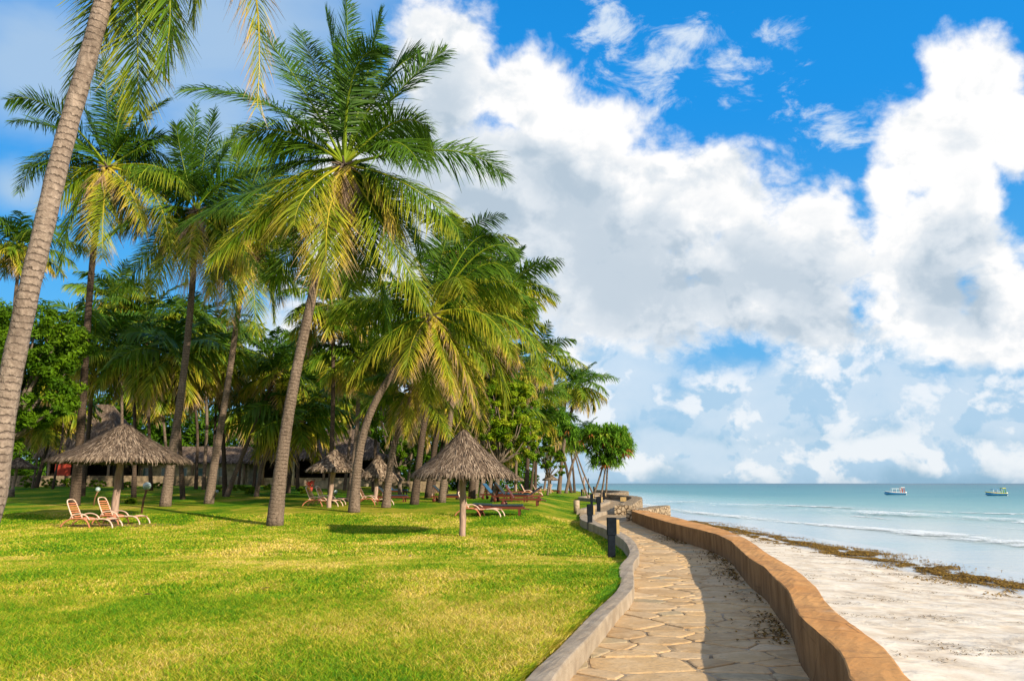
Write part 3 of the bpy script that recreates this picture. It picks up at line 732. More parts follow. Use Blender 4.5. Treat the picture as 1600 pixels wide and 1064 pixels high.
# ---------------------------------------------------------------- palms
DOWN = np.array([0, 0, -1.])
def frond(mb, P0, C, P2, n, wl, ww, age, rng, petiole=.13, droop=None, turn=None):
    """one pinnate leaf along a quadratic Bezier; age 0 (young, upright) to 1 (old, hanging)"""
    P0, C, P2 = (np.asarray(p, float) for p in (P0, C, P2))
    L = np.linalg.norm(C - P0) + np.linalg.norm(P2 - C)
    def bz(t): t = t[:, None]; return (1 - t) ** 2 * P0 + 2 * t * (1 - t) * C + t * t * P2
    def bd(t): t = t[:, None]; d = 2 * (1 - t) * (C - P0) + 2 * t * (P2 - C); return d / (np.linalg.norm(d, axis=1)[:, None] + 1e-9)
    hd = (P2 - P0) * np.array([1, 1, 0.])
    if np.linalg.norm(hd) < .25 * L: hd = np.array([rng.normal() * .35, -1., 0]) if np.linalg.norm(hd) < .12 * L else hd + np.array([0, -.3 * L, 0])
    side = np.cross(hd, [0, 0, 1.]); side /= np.linalg.norm(side) + 1e-9
    roll = rng.normal(0, .5); roll0 = rng.choice([-1, 1]) * rng.uniform(.2, .85) * (1 - .5 * age)
    if turn is not None: roll0 = turn; roll = .2
    t = petiole + (1 - petiole) * (np.arange(n) + .5) / n
    t = np.concatenate([t, t + .3 / n]); t = np.clip(t, 0, 1)
    sg = np.concatenate([np.ones(n), -np.ones(n)])
    p = bz(t); tg = bd(t)
    sd_ = side[None] - tg * (tg @ side)[:, None]; sd_ /= np.linalg.norm(sd_, axis=1)[:, None] + 1e-9
    nm = np.cross(sd_, tg); nm *= np.sign(nm[:, 2:3] + 1e-6)
    tw = roll0 + roll * (t - petiole)
    sd_, nm = sd_ * np.cos(tw)[:, None] + nm * np.sin(tw)[:, None], nm * np.cos(tw)[:, None] - sd_ * np.sin(tw)[:, None]
    u = (t - petiole) / (1 - petiole)
    ln = wl * (np.minimum(1, .45 + 3.2 * u) * (1 - .66 * np.maximum(0, (u - .4) / .6) ** 1.8)) * (.78 + .34 * rng.random(2 * n)) * np.where(rng.random(2 * n) < .05, .45, 1)
    ang = np.radians(16 + 44 * u + 20 * max(0, age - .3) * (1.3 - u)) + rng.normal(0, .13, 2 * n)
    vee = .22 - .3 * age + rng.normal(0, .12, 2 * n)
    d = sd_ * (sg * np.cos(ang))[:, None] + tg * np.sin(ang)[:, None] + nm * vee[:, None]
    d /= np.linalg.norm(d, axis=1)[:, None]
    flat_ = 1 - np.abs(tg[:, 2])            # leaflets of level fronds hang the most
    dr = (.14 + .40 * age + .50 * flat_ ** 1.5 * min(1, .25 + 2 * age)) * (.6 + .8 * rng.random(2 * n))
    wv = ww * (.8 + .4 * rng.random(2 * n))
    us = np.array([0, .33, .68, 1.]); ws = np.array([.55, 1, .75, .12])
    rows = []
    tw2 = tg + nm * rng.normal(0, .35, (2 * n, 1))
    for a_, b_ in zip(us, ws):
        c0 = p + d * (ln * a_)[:, None] + DOWN * (ln * dr * a_ * a_)[:, None]
        rows += [c0 - tw2 * (wv * b_ * .5)[:, None], c0 + tw2 * (wv * b_ * .5)[:, None]]
    V = np.stack(rows, 1).reshape(-1, 3); i = np.arange(2 * n)[:, None] * 8
    Q = np.vstack([i + [0, 1, 3, 2], i + [2, 3, 5, 4], i + [4, 5, 7, 6]])
    tipdry = np.array([0, 0, .04, .04, .42, .42, .80, .80]) * age ** 1.3 * (.6 + .6 * rng.random())
    basedry = .02 + .38 * age ** 1.2 + rng.normal(0, .04, (2 * n, 1)) + .10 * age * u[:, None]
    dry = np.clip(basedry + tipdry[None] * 1.0, 0, 1).ravel()
    mb.add(V, Q, dry=dry, tint=np.repeat(rng.random(2 * n), 8))
    tt_ = np.linspace(0, 1, 15); r = np.interp(tt_, [0, .1, .5, 1], [.075, .045, .022, .006]) * (L / 5.5)
    mb.tube(bz(tt_), r, 4, False, dry=.30 + .36 * age, tint=.9)
def trunk_curve(P0, pts, n=40): return smoothline(np.vstack([[P0], pts]), n, 3)
def trunk_mesh(P, r0, r1, sides=14, flare=1.55, seed=0):
    n = len(P); f = np.linspace(0, 1, n)
    r = r0 + (r1 - r0) * f; r = r * (1 + (flare - 1) * np.exp(-f * n * .5 / 3.0 * (40 / n)))
    s = np.concatenate([[0], np.cumsum(np.linalg.norm(np.diff(P, axis=0), axis=1))])
    r = r * (1 + .05 * (vnoise(s * 1.3, 0 * s, seed) - .5) + .03 * np.sin(s * 9))
    return MB().tube(P, r, sides, True, along=1)
def coconuts(parent, c, n, rng, r=.14):
    for k in range(n):
        a = rng.random() * 2 * PI; q = c + np.array([math.cos(a) * .35, math.sin(a) * .35, -.25 - .3 * rng.random()])
        pr = [(r * math.sin(x) * (1 + .1 * math.cos(x)), -r * 1.15 * math.cos(x)) for x in np.linspace(.001, PI - .001, 8)]
        MB().lathe(pr, 10, q).build('coconut', 'coconut', parent, True)

def hero_palm(label, D, trunk_px, base, crown_px, fronds, r0, r1, seed, bark='palm_bark', nl=80, extra=6, wl=1.05, ww=.045, L=4.6, nuts=6, dcrown=0.0, group='tall coconut palms on the lawn', skirt=3):
    """trunk_px traced in the photograph at depth D (to D+dcrown at the top); fronds: (mid px, tip px, depth offset in m, age)"""
    rng = np.random.default_rng(seed)
    top = at_y(*crown_px, D + dcrown)
    P = [base] + [at_y(x, y, D + dcrown * (i + 1) / (len(trunk_px) + 1)) for i, (x, y) in enumerate(trunk_px)] + [top]
    P = np.array(P); Pc = smoothline(P, 60, 3); Pc[0, 2] -= .12
    loc = Pc[0].copy(); loc[2] += .12
    root = thing('palm_tree', label, 'palm tree', loc, 0, group)
    ns = trunk_mesh(Pc - loc, r0, r1, 18, 1.5, seed); ns.build('trunk', bark, root, True)
    cen = top - loc
    px_m = (D + dcrown) / F_PX * 1.0
    fl = []
    for (mx, my, tx, ty, dep, age, *tn) in fronds:
        Mx = at_y(mx, my, D + dcrown + dep * .45) - loc; Tx = at_y(tx, ty, D + dcrown + dep) - loc
        fl.append((2 * Mx - .5 * (cen + Tx), Tx, age, tn[0] if tn else None))
    for k in range(extra):                       # fronds the trace leaves out, mostly at the back
        a = k * 2.4 + rng.random() * .8; age = (k + .5) / max(extra, 1); el = math.radians(72 - 105 * age)
        d1 = np.array([math.cos(a) * math.cos(el), abs(math.sin(a)) * math.cos(el) * 1.0, math.sin(el)]); l = L * (.75 + .3 * rng.random())
        e2 = el - math.radians(55); d2 = np.array([math.cos(a) * math.cos(e2), abs(math.sin(a)) * math.cos(e2), math.sin(e2)])
        c = cen + d1 * l * .5; fl.append((c, c + d2 * l * .5, age * .9, None))
    for (c, tp, age, tn) in fl:
        mb = MB(); st = cen + (c - cen) / (np.linalg.norm(c - cen) + 1e-6) * .12
        frond(mb, st, c, tp, nl, wl * (.9 + .2 * rng.random()), ww, age, rng, turn=tn)
        mb.build('frond', 'palm_leaf', root)
    for k in range(3):                           # dead brown fronds hanging against the trunk
        a = -1.57 + rng.normal(0, 1.0); h = np.array([math.cos(a), math.sin(a), 0]); l = L * rng.uniform(.45, .7); mb = MB()
        frond(mb, cen - [0, 0, .15], cen + h * l * .30 - [0, 0, .1 * l], cen + h * l * .22 - [0, 0, l * .95], nl * 2 // 3, wl * .7, ww, 1.25, rng)
        mb.build('frond', 'palm_leaf', root, False)['label'] = 'dead brown frond hanging against the trunk'
    mb = MB()                                    # old leaf sheaths round the growing point
    for k in range(16):
        a = k * 2.4; q = cen + np.array([math.cos(a), math.sin(a), 0]) * r1 * .6; e = q + np.array([math.cos(a) * .45, math.sin(a) * .45, .25 - .04 * k])
        mb.tube([q + [0, 0, -.35], q, e], [.10, .085, .03], 5, True, along=1)
    mb.build('leaf_sheath', 'branch_bark', root)
    if nuts: coconuts(root, cen, nuts, rng)
    return root

# --- leftmost, close to the camera
base = np.array([-8.1, 11.9, float(lawn_z(-8.1, 11.9))])
hero_palm('close thick grey palm at the left edge, its crown hanging from above', 11.9,
  [(-12, 800), (3, 660), (22, 560), (46, 450), (70, 350), (88, 270), (110, 185), (138, 90), (162, 0), (186, -90)], base, (210, -200),
  [(214, 10, 216, 172, .9, .55), (262, -30, 250, 116, .6, .42), (158, 0, 112, 165, 1.0, .45), (368, -110, 402, 168, .3, .85, 1.1), (240, -20, 268, 40, 1.8, .4), (330, -160, 420, -40, -1, .5),
   (90, -260, -60, -260, .5, .3), (200, -330, 215, -430, 0, .05), (330, -300, 470, -300, .6, .2), (100, -350, -10, -420, .8, .2), (190, -40, 190, 60, 2.0, .5), (150, -330, 90, -480, 1, .1), (290, -120, 300, 30, 1.2, .5)],
  .158, .128, 1, 'palm_bark_pale', 130, 0, .85, .032, 4.2, 5)
# --- second from the left
def G(px, py): return at_ground(px, py)
b = G(116, 790)
hero_palm('tall dark-trunked palm standing just behind the wide thatched parasol', b[1], [(124, 700), (131, 600), (137, 500), (143, 420), (152, 340)], b, (168, 262),
  [(85, 172, 12, 156, -1, .12), (95, 205, 20, 190, 1, .2), (214, 197, 262, 156, -1, .15), (168, 170, 160, 96, 0, .03), (196, 180, 236, 120, 1.5, .05), (140, 190, 108, 128, 1.5, .08),
   (240, 222, 287, 215, 0, .3), (248, 262, 300, 305, -1.5, .55), (238, 300, 266, 400, -2, .75), (204, 300, 226, 362, -3, .85), (161, 336, 161, 403, -3, .8), (118, 320, 96, 418, -.5, .4),
   (120, 280, 62, 330, -1.5, .6), (118, 250, 40, 262, 1, .3), (140, 330, 128, 395, 2, .6), (210, 230, 280, 262, 2, .35), (185, 190, 195, 112, -1, .05), (80, 240, 30, 300, 2, .4)],
  .20, .145, 2, 'palm_bark_dark', 110, 9, 1.45, .066, 4.9, 7)
# --- third
b = G(258, 791)
hero_palm('palm with pale straight trunk rising at the right edge of the wide parasol roof', b[1], [(268, 715), (280, 640), (290, 560), (299, 470), (303, 410)], b, (306, 330),
  [(300, 250, 307, 166, 0, .03), (320, 240, 335, 172, 1, .05), (285, 250, 276, 196, -1, .1), (340, 260, 372, 200, 0, .15), (270, 290, 215, 262, -1, .25), (240, 330, 165, 372, -1, .4),
   (250, 385, 163, 470, -1, .35), (345, 290, 402, 262, 1, .3), (350, 330, 412, 345, -1, .45), (365, 380, 410, 430, -1.5, .55), (296, 390, 293, 440, -3.2, .85), (322, 400, 334, 468, -2.5, .85),
   (262, 400, 240, 455, -2.5, .7), (345, 400, 374, 520, 0, .5), (270, 350, 205, 420, 2, .35), (330, 250, 365, 225, 3, .1)],
  .21, .15, 3, 'palm_bark', 110, 10, 1.5, .066, 5.0, 6)
# --- fourth
b = G(326, 787)
hero_palm('palm with rough dark base leaning right, between the pale straight palm and the tallest palm', b[1], [(337, 710), (350, 640), (362, 560), (373, 480), (380, 430)], b, (386, 372),
  [(380, 300, 372, 235, 0, .05), (410, 310, 440, 262, 0, .12), (350, 320, 318, 285, 0, .2), (430, 350, 482, 350, -1, .3), (425, 400, 465, 455, -1, .5), (395, 440, 400, 520, -1.5, .6),
   (345, 400, 318, 480, -1, .55), (340, 370, 285, 400, -1, .4), (370, 430, 352, 500, -2, .8), (415, 420, 428, 500, 1, .5), (400, 290, 405, 230, 1, .05)],
  .20, .145, 4, 'palm_bark', 110, 10, 1.5, .066, 4.9, 5)
# --- the tallest, central
b = G(429, 821)
hero_palm('tallest palm in the middle of the lawn, thick ringed trunk under a huge crown', b[1], [(436, 755), (444, 690), (455, 620), (469, 550), (484, 480), (500, 410), (520, 335)], b, (538, 258),
  [(543, 120, 541, -6, 0, .0), (528, 130, 510, 22, 1, .03), (553, 118, 598, 78, -1.8, .06), (577, 100, 592, 20, 1, .04), (622, 145, 695, 80, 0, .12), (602, 128, 657, 88, 1.5, .10),
   (618, 192, 671, 207, -1.5, .35), (611, 222, 658, 264, -2.5, .22), (700, 236, 786, 276, .5, .10), (637, 290, 716, 358, -1.5, .48), (600, 322, 678, 398, 1, .25), (609, 370, 664, 476, -1.2, .62),
   (578, 380, 607, 508, 1.2, .30), (512, 345, 514, 452, -2.6, .80), (481, 300, 460, 352, -3.8, .72), (432, 318, 330, 405, -1.2, .52), (395, 300, 287, 352, 1.5, .16), (423, 165, 284, 140, 0, .10),
   (475, 143, 400, 38, .6, .06), (442, 205, 364, 224, -1.5, .30), (467, 375, 424, 436, 1, .3), (560, 350, 575, 440, 2.2, .4), (500, 130, 470, 50, 2.5, .05), (540, 370, 548, 450, .8, .45),
   (500, 250, 395, 265, 2.2, .2), (590, 300, 640, 330, 2.5, .2)],
  .235, .165, 5, 'palm_bark', 150, 6, 1.65, .060, 5.4, 8)
# --- curved trunk, yellow crown
b = G(553, 800)
hero_palm('palm with a strongly curved trunk and yellowing drooping fronds, left of the nearest parasol', b[1], [(556, 750), (562, 700), (574, 655), (590, 620), (612, 585), (640, 545)], b, (674, 492),
  [(692, 553, 707, 614, -3, .85), (646, 530, 637, 584, -3, .78), (609, 522, 547, 592, -1, .62), (578, 470, 515, 492, 0, .45), (704, 436, 726, 458, -3.5, .7), (755, 492, 800, 560, -1.5, .62), (795, 500, 843, 574, 0, .5),
   (760, 545, 790, 640, 0, .6), (716, 553, 747, 640, -1.5, .78), (730, 580, 750, 668, 1, .75), (755, 442, 810, 462, -1.5, .5), (752, 416, 800, 434, 0, .3), (755, 392, 812, 403, .5, .2), (728, 390, 768, 371, 0, .15),
   (690, 400, 708, 345, 0, .05), (655, 410, 640, 350, 1, .1), (620, 440, 575, 402, 1, .2), (640, 455, 590, 440, -2, .4), (670, 560, 672, 625, 1, .7), (600, 490, 545, 530, 2, .4)],
  .20, .15, 6, 'palm_bark', 120, 5, 1.35, .058, 4.8, 8)
# --- small one with brown skirt
b = G(603, 793)
hero_palm('short leaning palm with a ragged brown crown, beside the small far parasol', b[1], [(608, 740), (614, 700), (626, 660)], b, (645, 606),
  [(680, 610, 737, 680, -1, .62), (680, 640, 706, 690, -2, .66), (610, 600, 560, 650, -1, .5), (625, 640, 605, 690, -1, .75), (640, 640, 634, 680, -1.5, 1), (660, 560, 690, 540, 0, .2), (620, 560, 590, 540, 0, .3), (650, 560, 655, 515, 0, .05), (600, 620, 560, 612, 1, .4)],
  .17, .135, 7, 'palm_bark', 80, 5, .95, .058, 3.4, 6)

# --- generic palms: shared crowns
def crown_mesh(seed, nf=28, L=5.0, nl=50, wl=1.25, ww=.105, dry=.0, hang=1.0):
    rng = np.random.default_rng(seed); mb = MB()
    for k in range(nf):
        age = ((k + rng.random()) / nf); a = k * 2.399 + rng.random() * .35
        el = math.radians(82 - (118 * hang) * age ** .9 + rng.normal(0, 5)); l = L * (.8 + .3 * rng.random()) * (.75 + .35 * math.sin(PI * min(1, age + .25)))
        e2 = el - math.radians(38 + 40 * rng.random() + 12 * (1 - age)); e2 = max(e2, -1.5)
        h = np.array([math.cos(a), math.sin(a)])
        d1 = np.array([*(h * math.cos(el)), math.sin(el)]); d2 = np.array([*(h * math.cos(e2)), math.sin(e2)])
        c = d1 * l * .52; frond(mb, d1 * .1, c, c + d2 * l * .5, nl, wl, ww, min(1, age * .95 + dry), rng)
    for k in range(10):
        a = k * 2.4; q = np.array([math.cos(a), math.sin(a), 0]) * .12; mb.tube([q + [0, 0, -.4], q, q * 4 + [0, 0, .1]], [.1, .08, .03], 4, True, dry=.95, tint=.2)
    for k in range(7):
        a = rng.random() * 6.28; q = np.array([math.cos(a) * .35, math.sin(a) * .35, -.3 - .3 * rng.random()])
        pr = [(.14 * math.sin(x), -.16 * math.cos(x)) for x in np.linspace(.001, PI - .001, 6)]
        mb.lathe(pr, 7, q, dry=.62, tint=.3)
    return mb.mesh('crown', 'palm_leaf')
CR = [crown_mesh(100 + i) for i in range(5)] + [crown_mesh(110 + i, dry=.16, hang=1.15) for i in range(3)]
CRF = [crown_mesh(120 + i, 24, 4.8, 32, 1.3, .17) for i in range(3)]
gp_rng = np.random.default_rng(77)
def generic_palm(base, crown, label, group, kind=0, size=1.0, r=.16, bend=0.0, bark='palm_bark_dark', mid=None):
    base = np.asarray(base, float); crown = np.asarray(crown, float)
    v = crown - base; md = base + v * .5 + np.array([-v[0] * .18 + bend, 0, v[2] * .03])
    P = smoothline(np.array([base - [0, 0, .15], base * .75 + md * .25, md, crown * .97 + base * .03, crown]) if mid is None else np.array([base, mid, crown]), 22, 3)
    root = thing('palm_tree', label, 'palm tree', base, 0, group)
    ns = trunk_mesh(P - base, r, r * .72, 10, 1.4, int(gp_rng.integers(1e6))); ns.build('trunk', bark, root, True)
    me = (CR + CRF)[kind]
    c = part('crown', me, root, crown - base); c.rotation_euler = (gp_rng.normal(0, .08), gp_rng.normal(0, .08), gp_rng.random() * 6.28); c.scale = (size,) * 3
    return root

# (crown px, base px, kind, size, r, label)
mid_palms = [
 ((722, 395), (668, 778), 1, 1.15, .20, 'palm whose high green crown shows above and behind the yellowing curved palm', .5),
 ((795, 452), (740, 778), 2, 1.2, .20, 'palm with crown on the right shoulder of the grove, above the bright green bush tree', .5),
 ((803, 585), (762, 774), 6, 1.05, .17, 'palm with greyish drooping fronds over the bright green bush tree', .5),
 ((690, 540), (647, 788), 7, 1.0, .20, 'palm with a straight grey trunk right of the short leaning palm', 0.0),
 ((770, 520), (716, 780), 5, 1.1, .17, 'palm directly behind the nearest parasol, crown tucked under larger ones', .0),
 ((738, 470), (690, 785), 0, 1.1, .19, 'palm with stout trunk just left of the nearest parasol pole', .0),
 ((520, 480), (516, 785), 3, 1.0, .15, 'slim dark palm trunk rising straight out of the small thatched parasol', .0),
 ((560, 560), (545, 784), 4, 1.0, .16, 'slim pale palm between the small parasol and the curved palm', .3),
 ((902, 606), (873, 771), 0, 1.55, .28, 'leaning palm by the round pandanus, brightest and tallest at the far end', .0),
 ((858, 665), (893, 770), 1, .95, .26, 'far palm leaning left in the cluster by the pandanus', .0),
 ((918, 676), (884, 770.5), 2, .8, .24, 'far palm leaning right, mostly behind the pandanus crown', .0),
 ((890, 690), (898, 769.5), 3, .9, .22, 'lowest palm of the far cluster by the pandanus', .0),
 ((840, 560), (822, 771), 5, 1.25, .22, 'far palm with drooping fronds right of the bright green bush tree', .0),
 ((845, 620), (836, 769), 1, 1.1, .20, 'far palm with thin straight trunk above the small distant parasol', .0),
 ((815, 610), (805, 768), 2, 1.1, .20, 'far palm with slim trunk just right of the bright green bush tree', .0),
 ((866, 700), (850, 766), 4, 1.0, .2, 'small distant palm over the sea gap, left of the far cluster', .0),
 ((32, 388), (-12, 775), 0, 1.0, .17, 'distant palm against the blue sky left of the close grey trunk', .0),
 ((147, 545), (128, 775), 3, 1.2, .17, 'palm with second dark trunk directly behind the tall dark-trunked palm', .0),
]
for (c, bp, kd, sz, r, lab, bend) in mid_palms:
    b = G(*bp); generic_palm(b, at_y(c[0], c[1], b[1] + 1), lab, 'coconut palms around the lawn', kd, sz * .92, r, bend, 'palm_bark' if kd % 2 == 0 else 'palm_bark_dark')
ords = ['first', 'second', 'third', 'fourth', 'fifth', 'sixth', 'seventh', 'eighth', 'ninth', 'tenth', 'eleventh', 'twelfth', 'thirteenth', 'fourteenth', 'fifteenth', 'sixteenth', 'seventeenth', 'eighteenth', 'nineteenth', 'twentieth', 'twenty-first', 'twenty-second', 'twenty-third', 'twenty-fourth', 'twenty-fifth', 'twenty-sixth', 'twenty-seventh', 'twenty-eighth']
grove = [((60, 660), (50, 763), .10), ((95, 640), (56, 762), .2), ((98, 590), (82, 764), .1), ((205, 560), (209, 777), .16), ((180, 470), (190, 765), .15), ((228, 500), (236, 766), .15), ((272, 560), (286, 780), .16),
         ((250, 610), (262, 764), .15), ((300, 590), (306, 764), .15), ((330, 560), (352, 775), .17), ((345, 520), (332, 762), .14), ((432, 585), (353, 776), .17), ((300, 505), (318, 765), .15), ((388, 640), (372, 762), .13), ((460, 660), (400, 776), .16),
         ((420, 560), (396, 765), .15), ((500, 620), (450, 770), .16), ((480, 560), (465, 765), .15), ((550, 620), (538, 766), .15), ((590, 580), (584, 768), .17), ((620, 540), (625, 770), .17), ((650, 660), (636, 768), .15),
         ((700, 640), (674, 774), .18), ((745, 610), (737, 779), .26), ((760, 650), (751, 777), .22), ((785, 690), (770, 770), .18), ((850, 660), (829, 767), .18)]
grove.sort(key=lambda g: g[1][0])
for i, (c, bp, r) in enumerate(grove):
    b = G(*bp); Y = min(b[1], 105); 
    if Y < b[1]: b = np.array([ray(*bp)[0] * Y, Y, float(lawn_z(ray(*bp)[0] * Y, Y))])
    generic_palm(b, at_y(c[0], c[1], Y + gp_rng.random() * 2), '%s trunk from the left among the shaded background palms' % ords[i], 'background palms of the shaded grove', [8, 9, 10, 5, 3, 8, 9, 10][i % 8], .90 + .22 * gp_rng.random(), r * .9, gp_rng.normal(0, .4), 'palm_bark_dark' if i % 3 else 'palm_bark')

# ---------------------------------------------------------------- broadleaf foliage
def leaf_cloud(centres, radii, per, size, rng, dry=(.0, .8), flat=.75):
    """leaves clustered round the given clump centres; each leaf a folded pair of small faces"""
    C = np.repeat(centres, per, 0); R = np.repeat(radii, per); n = len(C)
    v = rng.normal(size=(n, 3)); v /= np.linalg.norm(v, axis=1)[:, None]
    rr = R * (rng.random(n) ** .4); p = C + v * rr[:, None] * np.array([1, 1, flat])
    nrm = v * .9 + rng.normal(size=(n, 3)) * .6 + np.array([0, 0, .5]); nrm /= np.linalg.norm(nrm, axis=1)[:, None]
    a = np.cross(nrm, rng.normal(size=(n, 3))); a /= np.linalg.norm(a, axis=1)[:, None]; b = np.cross(nrm, a)
    s = size * (.6 + .8 * rng.random(n))[:, None]
    V = np.stack([p - a * s, p + b * s * .38 - nrm * s * .08, p + a * s, p - b * s * .38 - nrm * s * .08], 1).reshape(-1, 3)
    i = np.arange(n)[:, None] * 4
    cd_ = np.repeat(rng.random(len(centres)), per)
    dr = np.clip(dry[0] + (dry[1] - dry[0]) * (cd_ * .65 + .35 * rng.random(n)) , 0, 1)
    return V, i + [0, 1, 2, 3], np.repeat(dr, 4), np.repeat(rng.random(n), 4)
def bush_tree(label, cat, base, blobs_, nclump, per, size, seed, dry, trunk_r=.25, name='broadleaf_tree', group=None, fork=None):
    """blobs_: ellipsoids (centre, (rx, ry, rz)) in world space"""
    rng = np.random.default_rng(seed); base = np.asarray(base, float)
    root = thing(name, label, cat, base, 0, group)
    vol = np.array([r[0] * r[2] for _, r in blobs_]); cs = []; rs = []
    for (c, r), v_ in zip(blobs_, vol / vol.sum()):
        k = max(4, int(nclump * v_)); v = rng.normal(size=(k, 3)); v /= np.linalg.norm(v, axis=1)[:, None]
        f = .55 + .48 * rng.random((k, 1)) ** .6
        cs.append(np.asarray(c) - base + v * f * np.array(r)); rs.append((.16 + .2 * rng.random(k)) * min(r))
    cs = np.vstack(cs); rs = np.concatenate(rs)
    V, Q, dr, ti = leaf_cloud(cs, rs, per, size, rng, dry)
    if trunk_r:
        mb = MB(); top = np.mean([c for c, _ in blobs_], 0) - base; fk = top * .45 if fork is None else np.asarray(fork) - base
        mb.tube(smoothline([[0, 0, -.1], fk * .5 + [.1, 0, 0], fk], 10, 2), np.linspace(trunk_r * 1.3, trunk_r * .8, 10), 9)
        for k in range(0, len(cs), max(1, len(cs) // 22)):
            e = cs[k]; md = fk * .45 + e * .55 + rng.normal(0, .25, 3)
            mb.tube(smoothline([fk, md, e], 8, 2), np.linspace(trunk_r * .5, .02, 8), 6)
        mb.build('trunk', 'branch_bark', root, True)
    mb = MB(); mb.add(V, Q, dry=dr, tint=ti); mb.build('crown', 'broad_leaf', root)
    return root
def B(px, py, Y, rx, rz, ry=None):      # ellipsoid from photograph pixels at depth Y
    c = at_y(px, py, Y); k = Y / F_PX; return (c, (rx * k, (ry or (rx + rz) / 2) * k, rz * k))
Yl = 40.0; bl = np.array([ray(-40, 760)[0] * Yl, Yl, float(lawn_z(ray(-40, 760)[0] * Yl, Yl))])
bush_tree('big dense dark-green broadleaf tree at the left edge behind the close grey trunk', 'tree', bl,
          [B(20, 545, Yl, 95, 75), B(85, 540, Yl, 50, 60), B(-60, 560, Yl, 90, 100), B(55, 620, Yl, 70, 50), B(10, 660, Yl, 50, 40), B(95, 640, Yl, 30, 22)], 330, 150, .12, 31, (.0, .62), .35)
Yb_ = 52.0; bb = np.array([ray(770, 765)[0] * Yb_, Yb_, float(lawn_z(ray(770, 765)[0] * Yb_, Yb_))])
bush_tree('bright yellow-green leafy tree right above the nearest thatched parasol', 'tree', bb,
          [B(775, 640, Yb_, 32, 42), B(812, 625, Yb_, 28, 30), B(800, 672, Yb_, 40, 28), B(760, 675, Yb_, 26, 30), B(826, 700, Yb_, 20, 18), B(770, 610, Yb_, 22, 20)], 190, 130, .12, 32, (.15, 1.0), .16)
Yc_ = 62.0; bc = np.array([ray(625, 765)[0] * Yc_, Yc_, float(lawn_z(ray(625, 765)[0] * Yc_, Yc_))])
bush_tree('dark-green leafy tree behind the trunks between the small parasols', 'tree', bc,
          [B(612, 690, Yc_, 28, 24), B(640, 715, Yc_, 24, 20), B(600, 640, Yc_, 30, 30)], 90, 90, .12, 33, (.05, .6), .14)
Yd_ = 95.0; bdp = np.array([ray(855, 766)[0] * Yd_, Yd_, float(lawn_z(ray(855, 766)[0] * Yd_, Yd_))])
bush_tree('small green leafy tree beneath the far palms left of the pandanus', 'tree', bdp,
          [B(860, 715, Yd_, 24, 16), B(845, 690, Yd_, 18, 16), B(875, 735, Yd_, 14, 8)], 70, 80, .16, 34, (.1, .7), .12)
# far woodland closing the view behind the grove
rng = np.random.default_rng(55)
cs = []; rs = []
for px in np.arange(-260, 835, 9.0):
    Yw = 112 + 10 * rng.random(); topy = 632 + 25 * math.sin(px * .021) + 22 * rng.normal()
    if px > 700: topy = 640 + 20 * rng.normal()
    for py in np.arange(topy, 765, 15): 
        cs.append(at_y(px + rng.normal() * 6, py + rng.normal() * 4, Yw + rng.normal() * 2.5)); rs.append(1.3 + rng.random())
V, Q, dr, ti = leaf_cloud(np.array(cs), np.array(rs), 110, .36, rng, (.0, .28))
wd_ = MB(); wd_.add(V, Q, dry=dr, tint=ti); wd_ = wd_.build('distant_woodland', 'broad_leaf')
tag(wd_, 'dark mass of undergrowth and trees behind the palm grove', 'woodland', kind='stuff')

# pandanus: rosettes of long strap leaves on a spreading umbrella of branches
def pandanus(label, base, blobs_, nros, seed, stems):
    rng = np.random.default_rng(seed); base = np.asarray(base, float); root = thing('pandanus_tree', label, 'tree', base)
    mb = MB(); cs = []
    vol = np.array([r[0] * r[2] for _, r in blobs_])
    for (c, r), v_ in zip(blobs_, vol / vol.sum()):
        k = max(5, int(nros * v_)); v = rng.normal(size=(k, 3)); v /= np.linalg.norm(v, axis=1)[:, None]
        v[:, 2] = np.where(v[:, 2] < -.35, -v[:, 2], v[:, 2]); cs.append(np.asarray(c) - base + v * (.5 + .48 * rng.random((k, 1))) * np.array(r))
    cs = np.vstack(cs); cen = cs.mean(0)
    for c in cs:
        n = 30; a = rng.random(n) * 6.28; el = np.radians(rng.uniform(-40, 85, n)); L = rng.uniform(.6, 1.15, n)
        d = np.stack([np.cos(a) * np.cos(el), np.sin(a) * np.cos(el), np.sin(el)], 1); sdw = np.cross(d, [0, 0, 1.]); sdw /= np.linalg.norm(sdw, axis=1)[:, None] + 1e-6; sdw *= .055
        m1 = c + d * (L * .55)[:, None]; tp = m1 + d * (L * .4)[:, None] + DOWN * (L * .28)[:, None]
        V = np.stack([c - sdw + 0 * d, c + sdw + 0 * d, m1 + sdw, m1 - sdw, tp], 1).reshape(-1, 3); i = np.arange(n)[:, None] * 5
        low = 1.0 if rng.random() < .10 else rng.random() * .75
        mb.add(V, i + [0, 1, 2, 3], i + [3, 2, 4], dry=np.repeat(np.clip(low * (.5 + .5 * (el < 0)), 0, 1), 5), tint=np.repeat(rng.random(n), 5))
    tb = MB()
    for s0 in stems:
        s0 = np.asarray(s0) - base; tb.tube(smoothline([s0, s0 * .5 + cen * .5 * np.array([1, 1, .8]), cen], 10, 2), np.linspace(.11, .07, 10), 8)
    for k in range(0, len(cs), 3):
        tb.tube(smoothline([cen * np.array([1, 1, .86]), (cen + cs[k]) / 2 + rng.normal(0, .15, 3) - [0, 0, .3], cs[k]], 7, 2), np.linspace(.06, .025, 7), 5)
    tb.build('trunk', 'branch_bark', root, True); mb.build('crown', 'pandanus_leaf', root); return root
def gz(px, py, z=0.0): return at_z(px, py, z)
bp = gz(938, 780, .0); Yp = bp[1]
